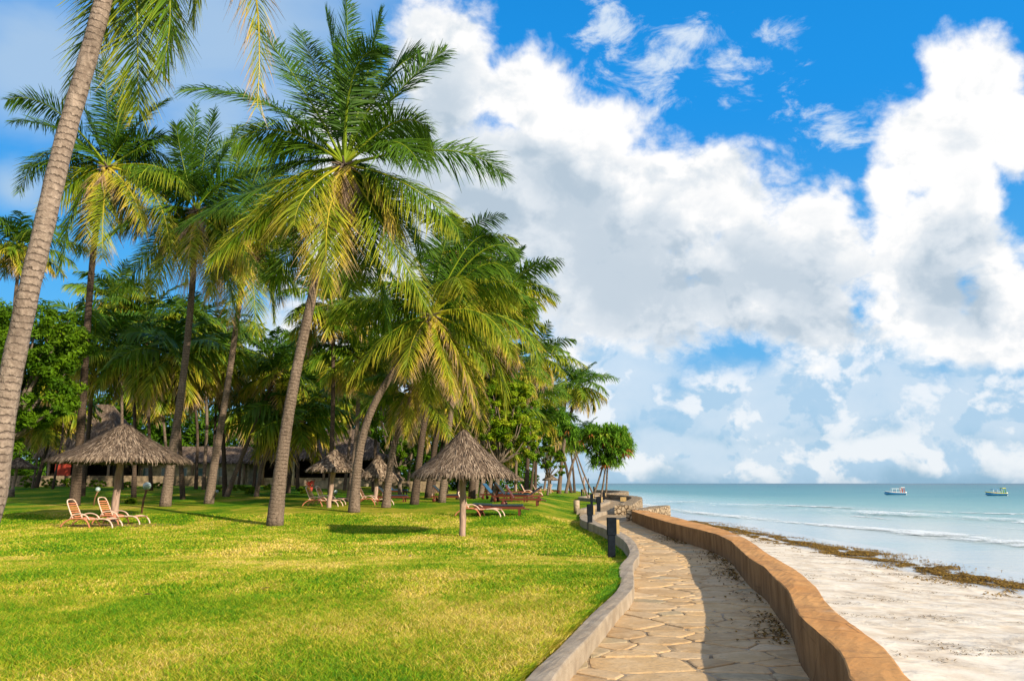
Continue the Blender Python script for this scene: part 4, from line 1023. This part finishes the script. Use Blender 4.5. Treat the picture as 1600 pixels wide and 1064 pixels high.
pandanus('round-headed pandanus tree leaning over the path by the sea', [bp[0], Yp, -.1],
         [B(952, 700, Yp, 42, 34), B(925, 690, Yp, 22, 24), B(972, 705, Yp, 20, 26), B(945, 725, Yp, 34, 14), B(955, 690, Yp, 30, 26)], 330, 41, [(bp[0], Yp, -.1), (bp[0] - .9, Yp, -.1), (bp[0] + .6, Yp + .4, -.1)])
bp2 = gz(917, 777, .0); Y2 = bp2[1] * .98
pandanus('thin pandanus with scraggy leaves left of the round-headed one', [bp2[0], Y2, -.1], [B(888, 680, Y2, 20, 22), B(900, 700, Y2, 18, 16), B(880, 655, Y2, 12, 14)], 70, 42, [(bp2[0], Y2, -.1), (bp2[0] + .8, Y2, -.1)])

# ---------------------------------------------------------------- thatched parasols
def thatch_roof(R, H, seed, rows=11, per=230, sag=.06, sl=.42, sw=.028, asym=0.0):
    """conical roof: an inner shell with overlapping layers of straw"""
    rng = np.random.default_rng(seed)
    def zr(r): f = r / R; return H * (1 - f) + sag * np.sin(PI * f) * -1.0 * H
    core = MB(); pr = [(R * f, zr(R * f) - .03) for f in (0.001, .1, .25, .5, .75, .95)] + [(R * .97, -.13), (R * .9, -.10), (R * .5, H * .5 - .22), (.001, H - .28)]
    core.lathe(pr, 28, dry=.1, tint=.1)
    mb = MB()
    for k in range(rows):
        f0 = (k + .15) / rows; n = int(per * (.2 + .8 * f0)); a = rng.random(n) * 6.283
        r0 = R * np.clip(f0 + rng.normal(0, .035, n), .0, 1.0); L = sl * (.45 + .6 * rng.random(n)) * (R / 2.2) ** .5 * (.72 if k == rows - 1 else 1)
        slope = math.atan2(H, R) + rng.normal(0, .10, n) - .02
        tw = rng.normal(0, .16, n)
        h = np.stack([np.cos(a), np.sin(a)], 1); s_ = np.stack([-np.sin(a), np.cos(a), 0 * a], 1)
        d = np.column_stack([h * np.cos(slope)[:, None], -np.sin(slope)]) + s_ * tw[:, None]
        p0 = np.column_stack([h * r0[:, None], zr(r0) + .02 + .035 * rng.random(n)])
        drp = np.where(k >= rows - 2, .10 + .18 * rng.random(n), .02)
        p1 = p0 + d * (L * .55)[:, None] + np.array([0, 0, 1]) * (.015 + .03 * rng.random(n))[:, None]; p2 = p0 + d * L[:, None] - np.array([0, 0, 1]) * (drp * L)[:, None]
        W = s_ * (sw * (.6 + .9 * rng.random(n)))[:, None]
        V = np.stack([p0 - W, p0 + W, p1 + W, p1 - W, p2 + W * .4, p2 - W * .4], 1).reshape(-1, 3); i = np.arange(n)[:, None] * 6
        dk = rng.random(n)
        mb.add(V, np.vstack([i + [0, 1, 2, 3], i + [3, 2, 4, 5]]), dry=np.repeat(np.clip(dk * .9 + .1 * f0, 0, 1), 6), tint=np.repeat(rng.random(n), 6))
    return core, mb
def parasol(label, base, R, H, eave, pole_r, seed, rows=11, per=230, lean=0.0, sw=.028, group='thatched parasols on the lawn', fork=True):
    base = np.asarray(base, float); root = thing('thatched_parasol', label, 'parasol', base, 0, group)
    rng = np.random.default_rng(seed); hh = eave + H
    n = 16; P = np.stack([np.linspace(0, lean, n) + .012 * rng.normal(size=n), .012 * rng.normal(size=n), np.linspace(-.1, hh - .15, n)], 1)
    r = pole_r * (1 + .07 * rng.normal(size=n)); r[0] *= 1.12
    MB().tube(smoothline(P, 30, 2), np.interp(np.linspace(0, 1, 30), np.linspace(0, 1, n), r), 12).build('pole', 'pole_wood', root, True)
    core, st = thatch_roof(R, H, seed, rows, per, sw=sw)
    c_ = core.build('roof', 'thatch_core', root); c_.location = (lean, 0, eave)
    s_ = st.build('thatch', 'thatch_straw', c_)
    rf = MB()
    for k in range(10):
        a = k / 10 * 2 * PI; rf.tube([[0, 0, H - .32], [math.cos(a) * R * .93, math.sin(a) * R * .93, -.13]], .025, 5)
    rb = rf.build('rafters', 'branch_bark', c_)
    return root
b = G(177, 816); k = b[1] / F_PX
eave = (HZ - 720) * k + EYE - b[2]
parasol('widest thatched parasol, left of the lawn, over two strap loungers', b, 97 * k, 55 * k, eave, 5.3 * k, 61, 22, 900, .12, .018)
b = G(723, 838); k = b[1] / F_PX
parasol('nearest thatched parasol with pink-grey pole in the middle of the lawn', b, 77 * k, 67 * k, (HZ - 742) * k + EYE - b[2], 4.7 * k, 62, 21, 900, .0, .015)
PB = b
b = G(513, 793); k = b[1] / F_PX
parasol('small thatched parasol with a slim palm trunk behind it', b, 42 * k, 31 * k, (HZ - 735) * k + EYE - b[2], 3.6 * k, 63, 10, 230, .25, .05)
b = G(586, 784); k = b[1] / F_PX
parasol('small parasol with upturned peak, partly behind the curved palm trunk', b, 29 * k, 33 * k, (HZ - 745) * k + EYE - b[2], 3 * k, 64, 10, 200, .1, .05)
b = G(599, 781); k = b[1] / F_PX
parasol('dark low parasol peeping out behind the one with the upturned peak', b, 32 * k, 22 * k, (HZ - 749) * k + EYE - b[2], 2.3 * k, 65, 9, 170, .0, .05)
b = G(19, 766); k = b[1] / F_PX
parasol('tiny thatched parasol far left beside the low wall', b, 28 * k, 15 * k, (HZ - 731) * k + EYE - b[2], 2.4 * k, 66, 8, 150, .3, .06)
for (px, py, ap, ev, hw, lab, sd2) in [(860, 768, 741, 749.5, 12.5, 'distant hut-like parasol against the sea left of the far palm cluster', 67), (806, 769, 742, 750, 13, 'distant parasol in shade right of the bright green tree', 68), (674, 776, 741, 749, 20, 'shaded grey parasol half hidden by the nearest one', 69)]:
    b = G(px, py); Yq = min(b[1], 120); b = np.array([ray(px, py)[0] * Yq, Yq, float(lawn_z(ray(px, py)[0] * Yq, Yq))]); k = Yq / F_PX
    parasol(lab, b, hw * k, (ev - ap) * k, (HZ - ev) * k + EYE - b[2], 1.5 * k, sd2, 7, 130, 0, .08)

# ---------------------------------------------------------------- loungers
def arc(p, q, h, n=12, bow=.0):
    p, q = np.array(p, float), np.array(q, float); t = np.linspace(0, 1, n)[:, None]
    return p + (q - p) * t + np.array([0, 0, 1]) * (h * np.sin(PI * t) ** .8) + np.array([1, 0, 0]) * bow * np.sin(PI * t)
def strap_lounger(label, loc, rz, group, scale=1.0, pale=False):
    """head towards -x, feet +x; curved tubular frame with straps"""
    t = thing('strap_lounger', label, 'sun lounger', loc, rz, group); t.scale = (scale,) * 3
    fr = MB()
    for s in (-.32, .32):
        fr.tube(smoothline([[-.62, s, .34], [-.3, s, .33], [.2, s, .31], [.7, s, .33], [1.0, s, .30]], 20, 2), .022, 7)
    for x in (-.6, .3, .95): fr.tube([[x, -.32, .31], [x, .32, .31]], .015, 6)
    fr.build('frame', 'strap_orange', t, True)
    for s in (-.35, .35):
        MB().tube(smoothline([[-.98, s, .02], [-.9, s, .16], [-.66, s, .33], [-.3, s, .38], [.02, s, .33], [.18, s, .12], [.2, s, .0]], 24, 2), .028, 7).build('leg', 'strap_orange', t, True)
        MB().tube(smoothline([[.45, s, .33], [.75, s, .36], [1.0, s, .28], [1.12, s, .10], [1.13, s, 0]], 18, 2), .028, 7).build('leg', 'frame_white', t, True)
        MB().tube(smoothline([[-.62, s, .35], [-.52, s, .50], [-.2, s, .55], [.06, s, .46], [.18, s, .30]], 18, 2), .024, 7).build('armrest', 'frame_white', t, True)
    bk = MB()
    a = smoothline([[-.52, -.30, .34], [-.72, -.30, .72], [-.86, -.27, 1.02], [-.88, -.15, 1.08], [-.89, .15, 1.08], [-.86, .27, 1.02], [-.72, .30, .72], [-.52, .30, .34]], 34, 2)
    bk.tube(a, .024, 7)
    bo = bk.build('backrest', 'frame_white', t, True)
    sl = MB()
    for k in range(7):
        f = .12 + k * .115; x = -.52 - .36 * f * .98; z = .34 + .72 * f
        sl.box((x, 0, z), (.018, .58, .045), (0, -.46, 0))
    sl.build('straps', 'strap_orange', bo)
    se = MB()
    for k in range(15):
        x = -.48 + k * .105; se.box((x, 0, .33 + .012 * math.sin(k * .5)), (.062, .64, .012))
    se.build('seat', 'frame_white', t)
    return t
def wood_lounger(label, loc, rz, group, back=35, cushion='cushion', wheels=True, scale=1.0, name='wooden_lounger'):
    t = thing(name, label, 'sun lounger', loc, rz, group); t.scale = (scale,) * 3
    f = MB()
    for s in (-.31, .31): f.box((.05, s, .30), (2.0, .045, .09))
    for x in (-.94, 1.04): f.box((x, 0, .30), (.045, .575, .085))
    f.build('frame', 'lounger_wood', t)
    for x, s in ((-.75, -.31), (-.75, .31), (.85, -.31), (.85, .31)): MB().box((x, s * .99, .13), (.075, .07, .26)).build('leg', 'lounger_wood', t)
    sl = MB()
    for k in range(13): sl.box((-.22 + k * .098, 0, .352), (.075, .56, .018))
    sl.build('seat', 'lounger_wood', t)
    b = math.radians(back); bk = MB()
    L = .74
    for s in (-.27, .27): bk.box((-.28 - L / 2 * math.cos(b), s, .36 + L / 2 * math.sin(b)), (L, .04, .035), (0, b, 0))
    for k in range(8):
        q = .06 + k * .09; bk.box((-.28 - q * math.cos(b), 0, .362 + q * math.sin(b)), (.07, .50, .016), (0, b, 0))
    bo = bk.build('backrest', 'lounger_wood', t)
    if back > 8:
        pr = MB()
        for s in (-.2, .2): pr.tube([[-.28 - .5 * math.cos(b), s, .34 + .5 * math.sin(b)], [-.80, s, .30]], .016, 6)
        pr.build('prop', 'lounger_wood', bo)
    for s in (-.37, .37) if wheels else ():
        w_ = MB(); w_.lathe([(.001, -.02), (.10, -.02), (.11, 0), (.10, .02), (.001, .02)], 14); wo = w_.build('wheel', 'lounger_wood', t, True); wo.location = (-.75, s, .11); wo.rotation_euler = (PI / 2, 0, 0)
    hd = MB(); hd.tube([[1.06, -.2, .27], [1.26, -.2, .24], [1.26, .2, .24], [1.06, .2, .27]], .018, 6); hd.build('handle', 'lounger_wood', t)
    if cushion:
        cu = MB(); cu.box((.36, 0, .405), (1.28, .58, .075)); cu.box((-.28 - .38 * math.cos(b) - .04 * math.sin(b), 0, .40 + .38 * math.sin(b) + .03 * math.cos(b)), (.76, .58, .075), (0, b, 0))
        co = cu.build('cushion', cushion, t); bv = co.modifiers.new('bevel', 'BEVEL'); bv.width = .025; bv.segments = 2
    return t
def L(px, py): return G(px, py)
ws = 'white and orange strap loungers'
strap_lounger('strap lounger with tall slatted back in front of the widest parasol pole', L(140, 824), math.radians(-4), ws, 1.0)
strap_lounger('strap lounger behind its neighbour, under the right half of the widest parasol', L(186, 819), math.radians(-8), ws, 1.0)
strap_lounger('small strap lounger left of the small parasol pole', L(502, 791), math.radians(-10), ws, .95)
strap_lounger('strap lounger just behind and right of the small parasol pole', L(516, 788), math.radians(-12), ws, .95)
strap_lounger('orange strap lounger between the curved palm and the short leaning palm', L(583, 789), math.radians(-5), ws, .95)
strap_lounger('strap lounger whose head is hidden behind the nearest parasol pole', L(747, 807), math.radians(-14), ws, 1.0)
strap_lounger('pale strap lounger beyond the dark-cushioned pair', L(829, 774.5), math.radians(-6), ws, 1.0)
strap_lounger('far strap lounger beside the distant hut-like parasol', L(843, 769.5), math.radians(5), ws, 1.1)
strap_lounger('far strap lounger right of its twin near the distant parasol', L(853, 769), math.radians(175), ws, 1.1)
wg = 'dark red wooden loungers'
wood_lounger('flat wooden lounger with dark grey cushion, nearest of the wooden ones', L(779, 805), math.radians(-4), wg, 2, 'cushion', True, 1.12)
wood_lounger('wooden lounger with raised back and thick dark cushion', L(797, 784), math.radians(-14), wg, 52, 'cushion', True, 1.2)
wood_lounger('bare red wooden lounger with raised slatted back, no cushion', L(812, 790), math.radians(-8), wg, 58, None, True, 1.12)
wood_lounger('wooden lounger facing left with its raised back on the right', L(822, 783), math.radians(184), wg, 34, 'cushion', True, 1.15)
wood_lounger('wooden lounger with blue cushion behind the raised dark-cushioned one', L(775, 780), math.radians(-20), wg, 48, 'cushion_blue', True, 1.15)
wood_lounger('dark wooden lounger left of the stout trunks behind the nearest parasol', L(700, 784), math.radians(-8), wg, 42, 'cushion', True, 1.1)
wood_lounger('dark lounger in shade behind the short leaning palm', L(611, 784), math.radians(-5), wg, 45)
wood_lounger('distant bare wooden lounger among the far trunks', L(803, 773), math.radians(10), wg, 30, None)
wood_lounger('distant wooden lounger with dark cushion near the far strap loungers', L(822, 771.5), math.radians(-20), wg, 50)
wood_lounger('distant wooden lounger right beside the far palm cluster', L(864, 770), math.radians(-10), wg, 40)
wood_lounger('distant flat wooden lounger behind the blue-cushioned one', L(772, 773.5), math.radians(0), wg, 15, None)
wood_lounger('blue lounger in shade by the building wall beyond the small parasols', L(618, 773), math.radians(-15), wg, 45, 'cushion_blue')

b = G(172, 822); n = 40; a = np.arange(n) / n * 2 * PI; rr = (1 + .25 * vnoise(np.cos(a) * 2 + 5, np.sin(a) * 2 + 5, 3))
X_ = b[0] + np.cos(a) * 2.1 * rr; Y_ = b[1] + .4 + np.sin(a) * .8 * rr
V = np.vstack([np.stack([X_, Y_, lawn_z(X_, Y_) + .012], 1), [[b[0], b[1] + .4, float(lawn_z(b[0], b[1] + .4)) + .03]]])
k = np.arange(n); o = link(bpy.data.objects.new('bare_soil', mesh('bare_soil', V, np.stack([k, (k + 1) % n, np.full(n, n)], 1), 'soil', smooth=True))); tag(o, kind='structure')
# ---------------------------------------------------------------- lamps, bollards, posts
def globe_lamp(label, base, top, r):
    h = top - base[2]; t = thing('garden_lamp', label, 'lamp', base, 0, 'globe lamps on posts in the lawn')
    MB().tube([[0, 0, -.05], [.05, 0, h * .5], [.16, 0, h - r]], r * .28, 8).build('post', 'rust_metal', t, True)
    pr = [(r * math.sin(x), -r * math.cos(x)) for x in np.linspace(.001, PI - .001, 14)]
    MB().lathe(pr, 18, (.16, 0, h)).build('globe', 'globe_glass', t, True)
    MB().lathe([(.001, h - r * 1.25), (r * .55, h - r * 1.2), (r * .5, h - r * .85), (.001, h - r * .85)], 12, (.16, 0, 0)).build('collar', 'rust_metal', t)
    return t
for (px, py, gy, rp, lab) in [(221, 802, 759, 6, 'larger globe lamp on a leaning rusty post right of the loungers'), (146, 790, 764, 3.6, 'smaller globe lamp seen between the lounger backs'), (520, 782, 768, 3, 'little globe lamp right of the small parasol pole'), (335, 778, 767, 2.4, 'little globe lamp at the foot of the leaning palm')]:
    b = G(px, py); k = b[1] / F_PX; globe_lamp(lab, b, (HZ - gy) * k + EYE, rp * k)
def bollard(label, px, py, top, wp, wood=True, z=None):
    b = G(px, py) if z is None else gz(px, py, z); k = b[1] / F_PX; h = (py - top) * k; wd = wp * k
    t = thing('bollard', label, 'bollard', b, math.radians(2), 'dark bollards lining the path')
    MB().box((0, 0, h * .29 - .03), (wd * .78, wd * .55, h * .58 + .06)).build('post', 'dark_post', t)
    hb = MB().box((.01, 0, h * .79), (wd, wd * .75, h * .42)).build('head', 'dark_post', t)
    bv = hb.modifiers.new('bevel', 'BEVEL'); bv.width = .006; bv.segments = 2
    if wood: MB().box((wd * .5 + wd * .17 + .012, 0, h * .78), (wd * .30, wd * .6, h * .34)).build('wooden_shade', 'yellow_wood', t)
    return t
bollard('nearest and largest dark bollard beside the wavy kerb', 956, 874, 812, 13.5)
bollard('second bollard along the kerb, left of the nearest', 922, 829, 789.5, 9)
bollard('third bollard, standing on the path side of the kerb', 935.5, 799, 776.5, 7, True, .0)
bollard('fourth bollard, slim, beyond the round stone post', 924.5, 789, 772, 4.5)
bollard('fifth bollard, on the right side beneath the pandanus', 943.5, 784, 769.5, 3.6, True, 0)
bollard('sixth bollard, small and far on the lawn side', 909, 774.5, 764.5, 2.8)
bollard('seventh bollard, tiny, in front of the thin pandanus', 928, 773.5, 760.5, 2.4)
t = thing('stone_post', 'short round stone post standing on the lawn by the path', 'post', gz(901, 800, -.05)); k = t.location[1] / F_PX
MB().lathe([(.001, -.1), (4.7 * k, -.1), (4.7 * k, 17 * k), (4.3 * k, 17.8 * k), (.001, 18 * k)], 20).build('shaft', 'stone_post', t, True)
t = thing('stone_post', 'round stone pier ending the curved sea wall beside the gap', 'post', gz(972, 801, .0)); k = t.location[1] / F_PX
MB().lathe([(.001, -.2), (5.2 * k, -.2), (5.0 * k, 12.5 * k), (4.6 * k, 13.6 * k), (.001, 14 * k)], 20).build('shaft', 'rubble_stone', t, True)
b = gz(974, 783.5, ZW); k = b[1] / F_PX
t = thing('notice_board', 'small pale wooden board standing on the curved sea wall', 'sign', b, math.radians(-5))
MB().box((0, 0, 3.6 * k), (9 * k, .06, 6.4 * k), (.2, 0, 0)).build('board', 'yellow_wood', t)
s_ = MB()
for dx_ in (-3.2, 3.2): s_.box((dx_ * k, .06, 1.4 * k), (.07, .07, 3 * k))
s_.build('legs', 'yellow_wood', t)
t = thing('tree_stump', 'short brown tree stump on the lawn at far left', 'stump', G(17, 776)); k = t.location[1] / F_PX
MB().lathe([(.001, -.1), (5.4 * k, -.1), (4.6 * k, 5 * k), (4.5 * k, 11 * k), (.001, 11.5 * k)], 14).build('trunk', 'branch_bark', t, True)
for (px, py, top, r, lab) in [(912.7, 772, 746, 1.1, 'thin pale wooden pole standing by the sixth bollard'), (919.5, 773, 748, .8, 'thin dark pole left of the round pandanus')]:
    b = gz(px, py, 0); k = b[1] / F_PX
    MBt = MB().tube([[0, 0, -.1], [.02, 0, (py - top) * k]], r * k, 8); o = MBt.build('pole', 'pole_wood' if r > 1 else 'dark_post', None, True); o.location = b; tag(o, lab, 'pole')

# ---------------------------------------------------------------- buildings behind the grove
def hip_roof(mb_core, mb_st, x0, x1, y0, y1, ze, zr, rng, inset=.35, n=2600, sw=.06):
    xm0 = x0 + (x1 - x0) * inset; xm1 = x1 - (x1 - x0) * inset; ym = (y0 + y1) / 2
    V = np.array([[x0, y0, ze], [x1, y0, ze], [x1, y1, ze], [x0, y1, ze], [xm0, ym, zr], [xm1, ym, zr]])
    mb_core.add(np.vstack([V, V[:4] - [0, 0, .25]]), [[0, 1, 5, 4], [2, 3, 4, 5], [0, 6, 7, 1], [1, 7, 8, 2], [2, 8, 9, 3], [3, 9, 6, 0], [6, 9, 8, 7]], [[1, 2, 5], [3, 0, 4]], dry=.2, tint=.2)
    for quad, m_ in ((np.array([V[0], V[1], V[5], V[4]]), n), (np.array([V[1], V[2], V[5], V[5]]), n // 4), (np.array([V[3], V[0], V[4], V[4]]), n // 4)):
        a = rng.random(m_); f = rng.random(m_) ** .8
        p = (quad[0] * (1 - a)[:, None] + quad[1] * a[:, None]) * (1 - f)[:, None] + (quad[3] * (1 - a)[:, None] + quad[2] * a[:, None]) * f[:, None]
        nrm = np.cross(quad[1] - quad[0], quad[3] - quad[0]); nrm /= np.linalg.norm(nrm); dn = -(quad[3] + quad[2] - quad[0] - quad[1]); dn /= np.linalg.norm(dn); sd_ = np.cross(nrm, dn)
        L_ = (.5 + .4 * rng.random(m_))[:, None]; W = sd_ * (sw * (.6 + rng.random(m_)))[:, None]; tw = sd_ * rng.normal(0, .18, (m_, 1))
        p0 = p + nrm * .03; p2 = p + (dn + tw) * L_ + nrm * (.03 + .05 * rng.random((m_, 1))) - np.array([0, 0, .1]) * (f < .06)[:, None]
        Vv = np.stack([p0 - W, p0 + W, p2 + W * .5, p2 - W * .5], 1).reshape(-1, 3); i = np.arange(m_)[:, None] * 4
        mb_st.add(Vv, i + [0, 1, 2, 3], dry=np.repeat(rng.random(m_) * .7, 4), tint=np.repeat(rng.random(m_), 4))
def thatched_house(label, pxl, pxr, Y, eave_y, ridge_y, base_y, depth, seed, walls='plaster', columns=True, inset=.35, nwin=4, openf=True):
    rng = np.random.default_rng(seed); k = Y / F_PX; zb = float(lawn_z(ray((pxl + pxr) / 2, base_y)[0] * Y, Y))
    x0, x1 = ray(pxl, eave_y)[0] * Y, ray(pxr, eave_y)[0] * Y; cx = (x0 + x1) / 2
    ze, zr = EYE + (HZ - eave_y) * k - zb, EYE + (HZ - ridge_y) * k - zb
    t = thing('thatched_house', label, 'building', (cx, Y, zb)); hw = (x1 - x0) / 2
    core, st = MB(), MB(); hip_roof(core, st, -hw, hw, -1, depth + 1, ze, zr, rng, inset)
    ro = core.build('roof', 'thatch_core', t); st.build('thatch', 'thatch_straw', ro)
    wl_ = MB(); iw = hw - .9
    wl_.box((0, depth, ze / 2), (iw * 2, .2, ze)); wl_.box((-iw, depth / 2, ze / 2), (.2, depth - .2, ze)); wl_.box((iw, depth / 2, ze / 2), (.2, depth - .2, ze))
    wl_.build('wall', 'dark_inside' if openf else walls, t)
    if openf:
        lw = MB(); lw.box((0, .1, .45), (iw * 2 - .3, .22, .9)); lw.build('parapet', walls, t)
    else:
        fw = MB(); fw.box((0, 0.0, ze / 2), (iw * 2 - .25, .2, ze)); fw.build('front_wall', walls, t)
        for q in range(nwin):
            x = -iw + (q + .5) * iw * 2 / nwin
            wi = MB(); wi.box((x, -.12, ze * .55), (.9, .05, 1.0)); wo = wi.build('window', 'plaster_white', t)
            MB().box((x, -.15, ze * .55), (.76, .03, .86)).build('pane', 'glass_dark', wo)
    if columns:
        nc = max(3, int(hw * 2 / 2.6))
        for q in range(nc):
            x = -iw + .3 + (iw * 2 - .6) * q / (nc - 1)
            MB().tube([[x, -.15, 0], [x, -.15, ze]], .13, 10).build('column', 'plaster_white' if q % 2 else 'pole_wood', t, True)
    return t
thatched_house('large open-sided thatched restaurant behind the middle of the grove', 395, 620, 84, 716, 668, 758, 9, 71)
thatched_house('lower thatched wing with whitish windows left of the restaurant', 205, 400, 90, 722, 697, 757, 6, 72, 'plaster', True, .12, 6, False)
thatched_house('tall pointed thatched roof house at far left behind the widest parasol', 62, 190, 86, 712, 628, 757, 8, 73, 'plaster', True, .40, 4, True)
b = thing('red_screen', 'dark red screen panel by the far left thatched house', 'screen', (ray(98, 735)[0] * 83, 83, float(lawn_z(ray(98, 735)[0] * 83, 83))))
MB().box((0, 0, 1.45), (1.6, .08, 1.5)).build('panel', 'red_wall', b); MB().box((-.76, 0, .4), (.08, .07, .8)).build('leg', 'dark_post', b); MB().box((.76, 0, .4), (.08, .07, .8)).build('leg', 'dark_post', b)
def low_wall(pa, pb, Y, h, label, mat='plaster'):
    x0, x1 = ray(pa, 757)[0] * Y, ray(pb, 757)[0] * Y; n = 30; xs = np.linspace(x0, x1, n); rows = []
    zb = lawn_z(xs, np.full(n, Y)); loc = np.array([xs.mean(), Y, zb.mean()])
    for (dy_, dz_) in ((0, -.3), (0, h), (.35, h), (.35, -.3)): rows.append(np.stack([xs, np.full(n, Y + dy_), zb * (1 if dz_ < 0 else 0) + (zb.mean() if dz_ > 0 else 0) + dz_], 1) - loc)
    V = np.stack(rows, 1).reshape(-1, 3); F = grid_faces(n, 4)
    o = link(bpy.data.objects.new('garden_wall', mesh('garden_wall', V, np.vstack([F, [[0, 3, 2, 1]], [[(n - 1) * 4 + q for q in (0, 1, 2, 3)]]]), mat))); o.location = loc
    tag(o, label, 'wall')
low_wall(-60, 205, 79, 1.05, 'low stone garden wall at far left behind the widest parasol', 'stone_dark')
low_wall(210, 330, 81, 1.0, 'low garden wall section before the lower thatched wing', 'stone_dark')
low_wall(488, 560, 76, .8, 'low plastered wall beside the small parasol in front of the restaurant')
low_wall(580, 700, 82, 1.0, 'low garden wall behind the parasol with the upturned peak', 'stone_dark')
# shrubs
def shrub(label, px, py, rp, hp, seed, dry=(.2, .9), size=.11):
    b = G(px, py); Y = min(b[1], 78); b = np.array([ray(px, py)[0] * Y, Y, float(lawn_z(ray(px, py)[0] * Y, Y))]); k = Y / F_PX
    bush_tree(label, 'shrub', b, [((b[0], b[1], b[2] + hp * k * .5), (rp * k, rp * k * .8, hp * k * .5))], 26, 45, size, seed, dry, 0, 'shrub', 'shrubs along the garden wall')
for i, (px, py, rp, hp, lab) in enumerate([(45, 762, 12, 18, 'yellow-green shrub by the low wall, right of the tiny parasol'), (77, 762, 12, 15, 'green shrub at the foot of a leaning trunk by the far left wall'), (104, 760, 9, 13, 'small shrub left of the tall dark trunk'),
    (152, 758, 16, 10, 'low wide shrub behind the widest parasol pole'), (198, 762, 8, 9, 'small round shrub right of the widest parasol pole'), (243, 763, 11, 9, 'low shrub beneath the right edge of the widest parasol'),
    (204, 787, 9, 6, 'small grassy tuft on the lawn left of the larger globe lamp'), (372, 766, 10, 8, 'light green shrub left of the leafy clump before the restaurant'), (388, 772, 9, 13, 'broad-leaved clump beside a slim leaning trunk'),
    (343, 768, 9, 7, 'low shrub right of the rough dark palm base'), (475, 771, 11, 9, 'broad-leaved shrub left of the small parasol'), (420, 765, 8, 8, 'small shrub half hidden by the tallest palm trunk'), (628, 764, 12, 9, 'shrub before the wall behind the short leaning palm'), (742, 778, 5, 14, 'yellow climbing plant between two stout trunks')]):
    shrub(lab, px, py, rp, hp, 200 + i)
b = G(484, 769); t = thing('red_pot_plant', 'red leafy pot plant left of the small parasol', 'plant', b); rng = np.random.default_rng(9)
V, Q, dr, ti = leaf_cloud(np.array([[0, 0, .6], [.15, 0, .8], [-.15, .1, .75]]), np.array([.3, .25, .25]), 40, .1, rng); mb = MB(); mb.add(V, Q); mb.build('leaves', 'red_wall', t)
MB().lathe([(.001, 0), (.18, 0), (.25, .4), (.001, .38)], 14).build('pot', 'red_wall', t, True)

for i, (px, py, lab) in enumerate([(233, 935, 'small curled dry brown leaf lying on the foreground lawn at left'), (414, 925, 'small curled dry leaf near the brownish bare patch of lawn'), (640, 872, 'single dry leaf on the lawn left of the nearest parasol shadow')]):
    b = G(px, py); mb = MB(); V = [[-.08, 0, .05], [-.02, -.035, .075], [.09, 0, .06], [.0, .035, .06]]
    mb.add(V, [[0, 1, 2, 3]], dry=.9, tint=.8); mb.add(np.array(V) - [0, 0, .004], [[3, 2, 1, 0]], dry=.9, tint=.5); o = mb.build('fallen_leaf', 'palm_leaf'); o.location = b; o.rotation_euler = (0, 0, i); tag(o, lab, 'leaf')
# ---------------------------------------------------------------- boats
def boat(label, px, py, lp, hull, canopy, tail, post, seed, hull2='boat_white'):
    b = at_z(px, py, SEA); k = b[1] / F_PX; Ln = lp * k; t = thing('boat', label, 'boat', b, 0, 'small tour boats moored offshore')
    n = 16; f = np.linspace(0, 1, n)       # 0 bow (left) to 1 stern
    hb = .52 * Ln * .22 * np.minimum(1, (f * 3.2) ** .6); zt = Ln * (.10 + .075 * (1 - f) ** 2.2); keel = -.12 + .5 * np.maximum(0, .16 - f) * Ln * .9
    x = (f - .5) * Ln
    rows = [np.stack([x + (1 - q) * .06 * Ln * (f < .2), s * hb * g, z], 1) for (s, g, z, q) in [(-1, 1, zt, 0), (-1, .9, zt * .45, .4), (0, 0, keel, 1), (1, .9, zt * .45, .4), (1, 1, zt, 0)]]
    V = np.stack(rows, 1).reshape(-1, 3); F = grid_faces(n, 5)
    ho = link(bpy.data.objects.new('hull', mesh('hull', V, F, hull, smooth=True)), t)
    e = MB(); e.tube(np.stack([x, -hb, zt], 1), .07, 6); e.tube(np.stack([x, hb, zt], 1), .07, 6); e.build('rail', hull2, ho, True)
    dk = MB(); V = np.stack([np.stack([x, -hb * .97, zt - .12], 1), np.stack([x, hb * .97, zt - .12], 1)], 1).reshape(-1, 3); dk.add(V, grid_faces(n, 2)); dk.build('deck', 'boat_white', ho)
    MB().box((-.05 * Ln, 0, Ln * .12), (Ln * .2, Ln * .12, .3)).build('bench', 'boat_red', t)
    MB().box((Ln * .06, 0, Ln * .285), (Ln * .46, Ln * .2, .10)).build('canopy', canopy, t)
    for xx in (-.14, .06, .26):
        for s in (-1, 1): MB().tube([[xx * Ln, s * Ln * .09, Ln * .1], [xx * Ln, s * Ln * .09, Ln * .28]], .05, 6).build('post', 'boat_white', t)
    MB().box((Ln * .36, 0, Ln * .34), (Ln * .17, Ln * .22, .14)).build('rear_canopy', tail, t)
    for xx, z2 in ((.30, 0), (.41, 0)): 
        for s in (-1, 1): MB().tube([[(xx + .02) * Ln, s * Ln * .08, Ln * .1], [xx * Ln, s * Ln * .09, Ln * .335]], .09, 6).build('post', post, t)
    m_ = MB(); m_.box((Ln * .52, 0, Ln * .09), (.35, .4, .7), (0, .3, 0)); m_.box((Ln * .535, 0, -.1), (.15, .15, .6), (0, .3, 0)); m_.build('outboard_motor', 'boat_white', t)
    return t
boat('white and blue tour boat with pale canopy, left of the two', 1398, 773, 33, 'boat_blue', 'boat_white', 'boat_white', 'boat_red', 1)
boat('blue-hulled tour boat with yellow and green stern canopy, right of the two', 1556, 774, 33, 'boat_blue', 'boat_blue', 'boat_yellow', 'boat_green', 2, 'boat_yellow')
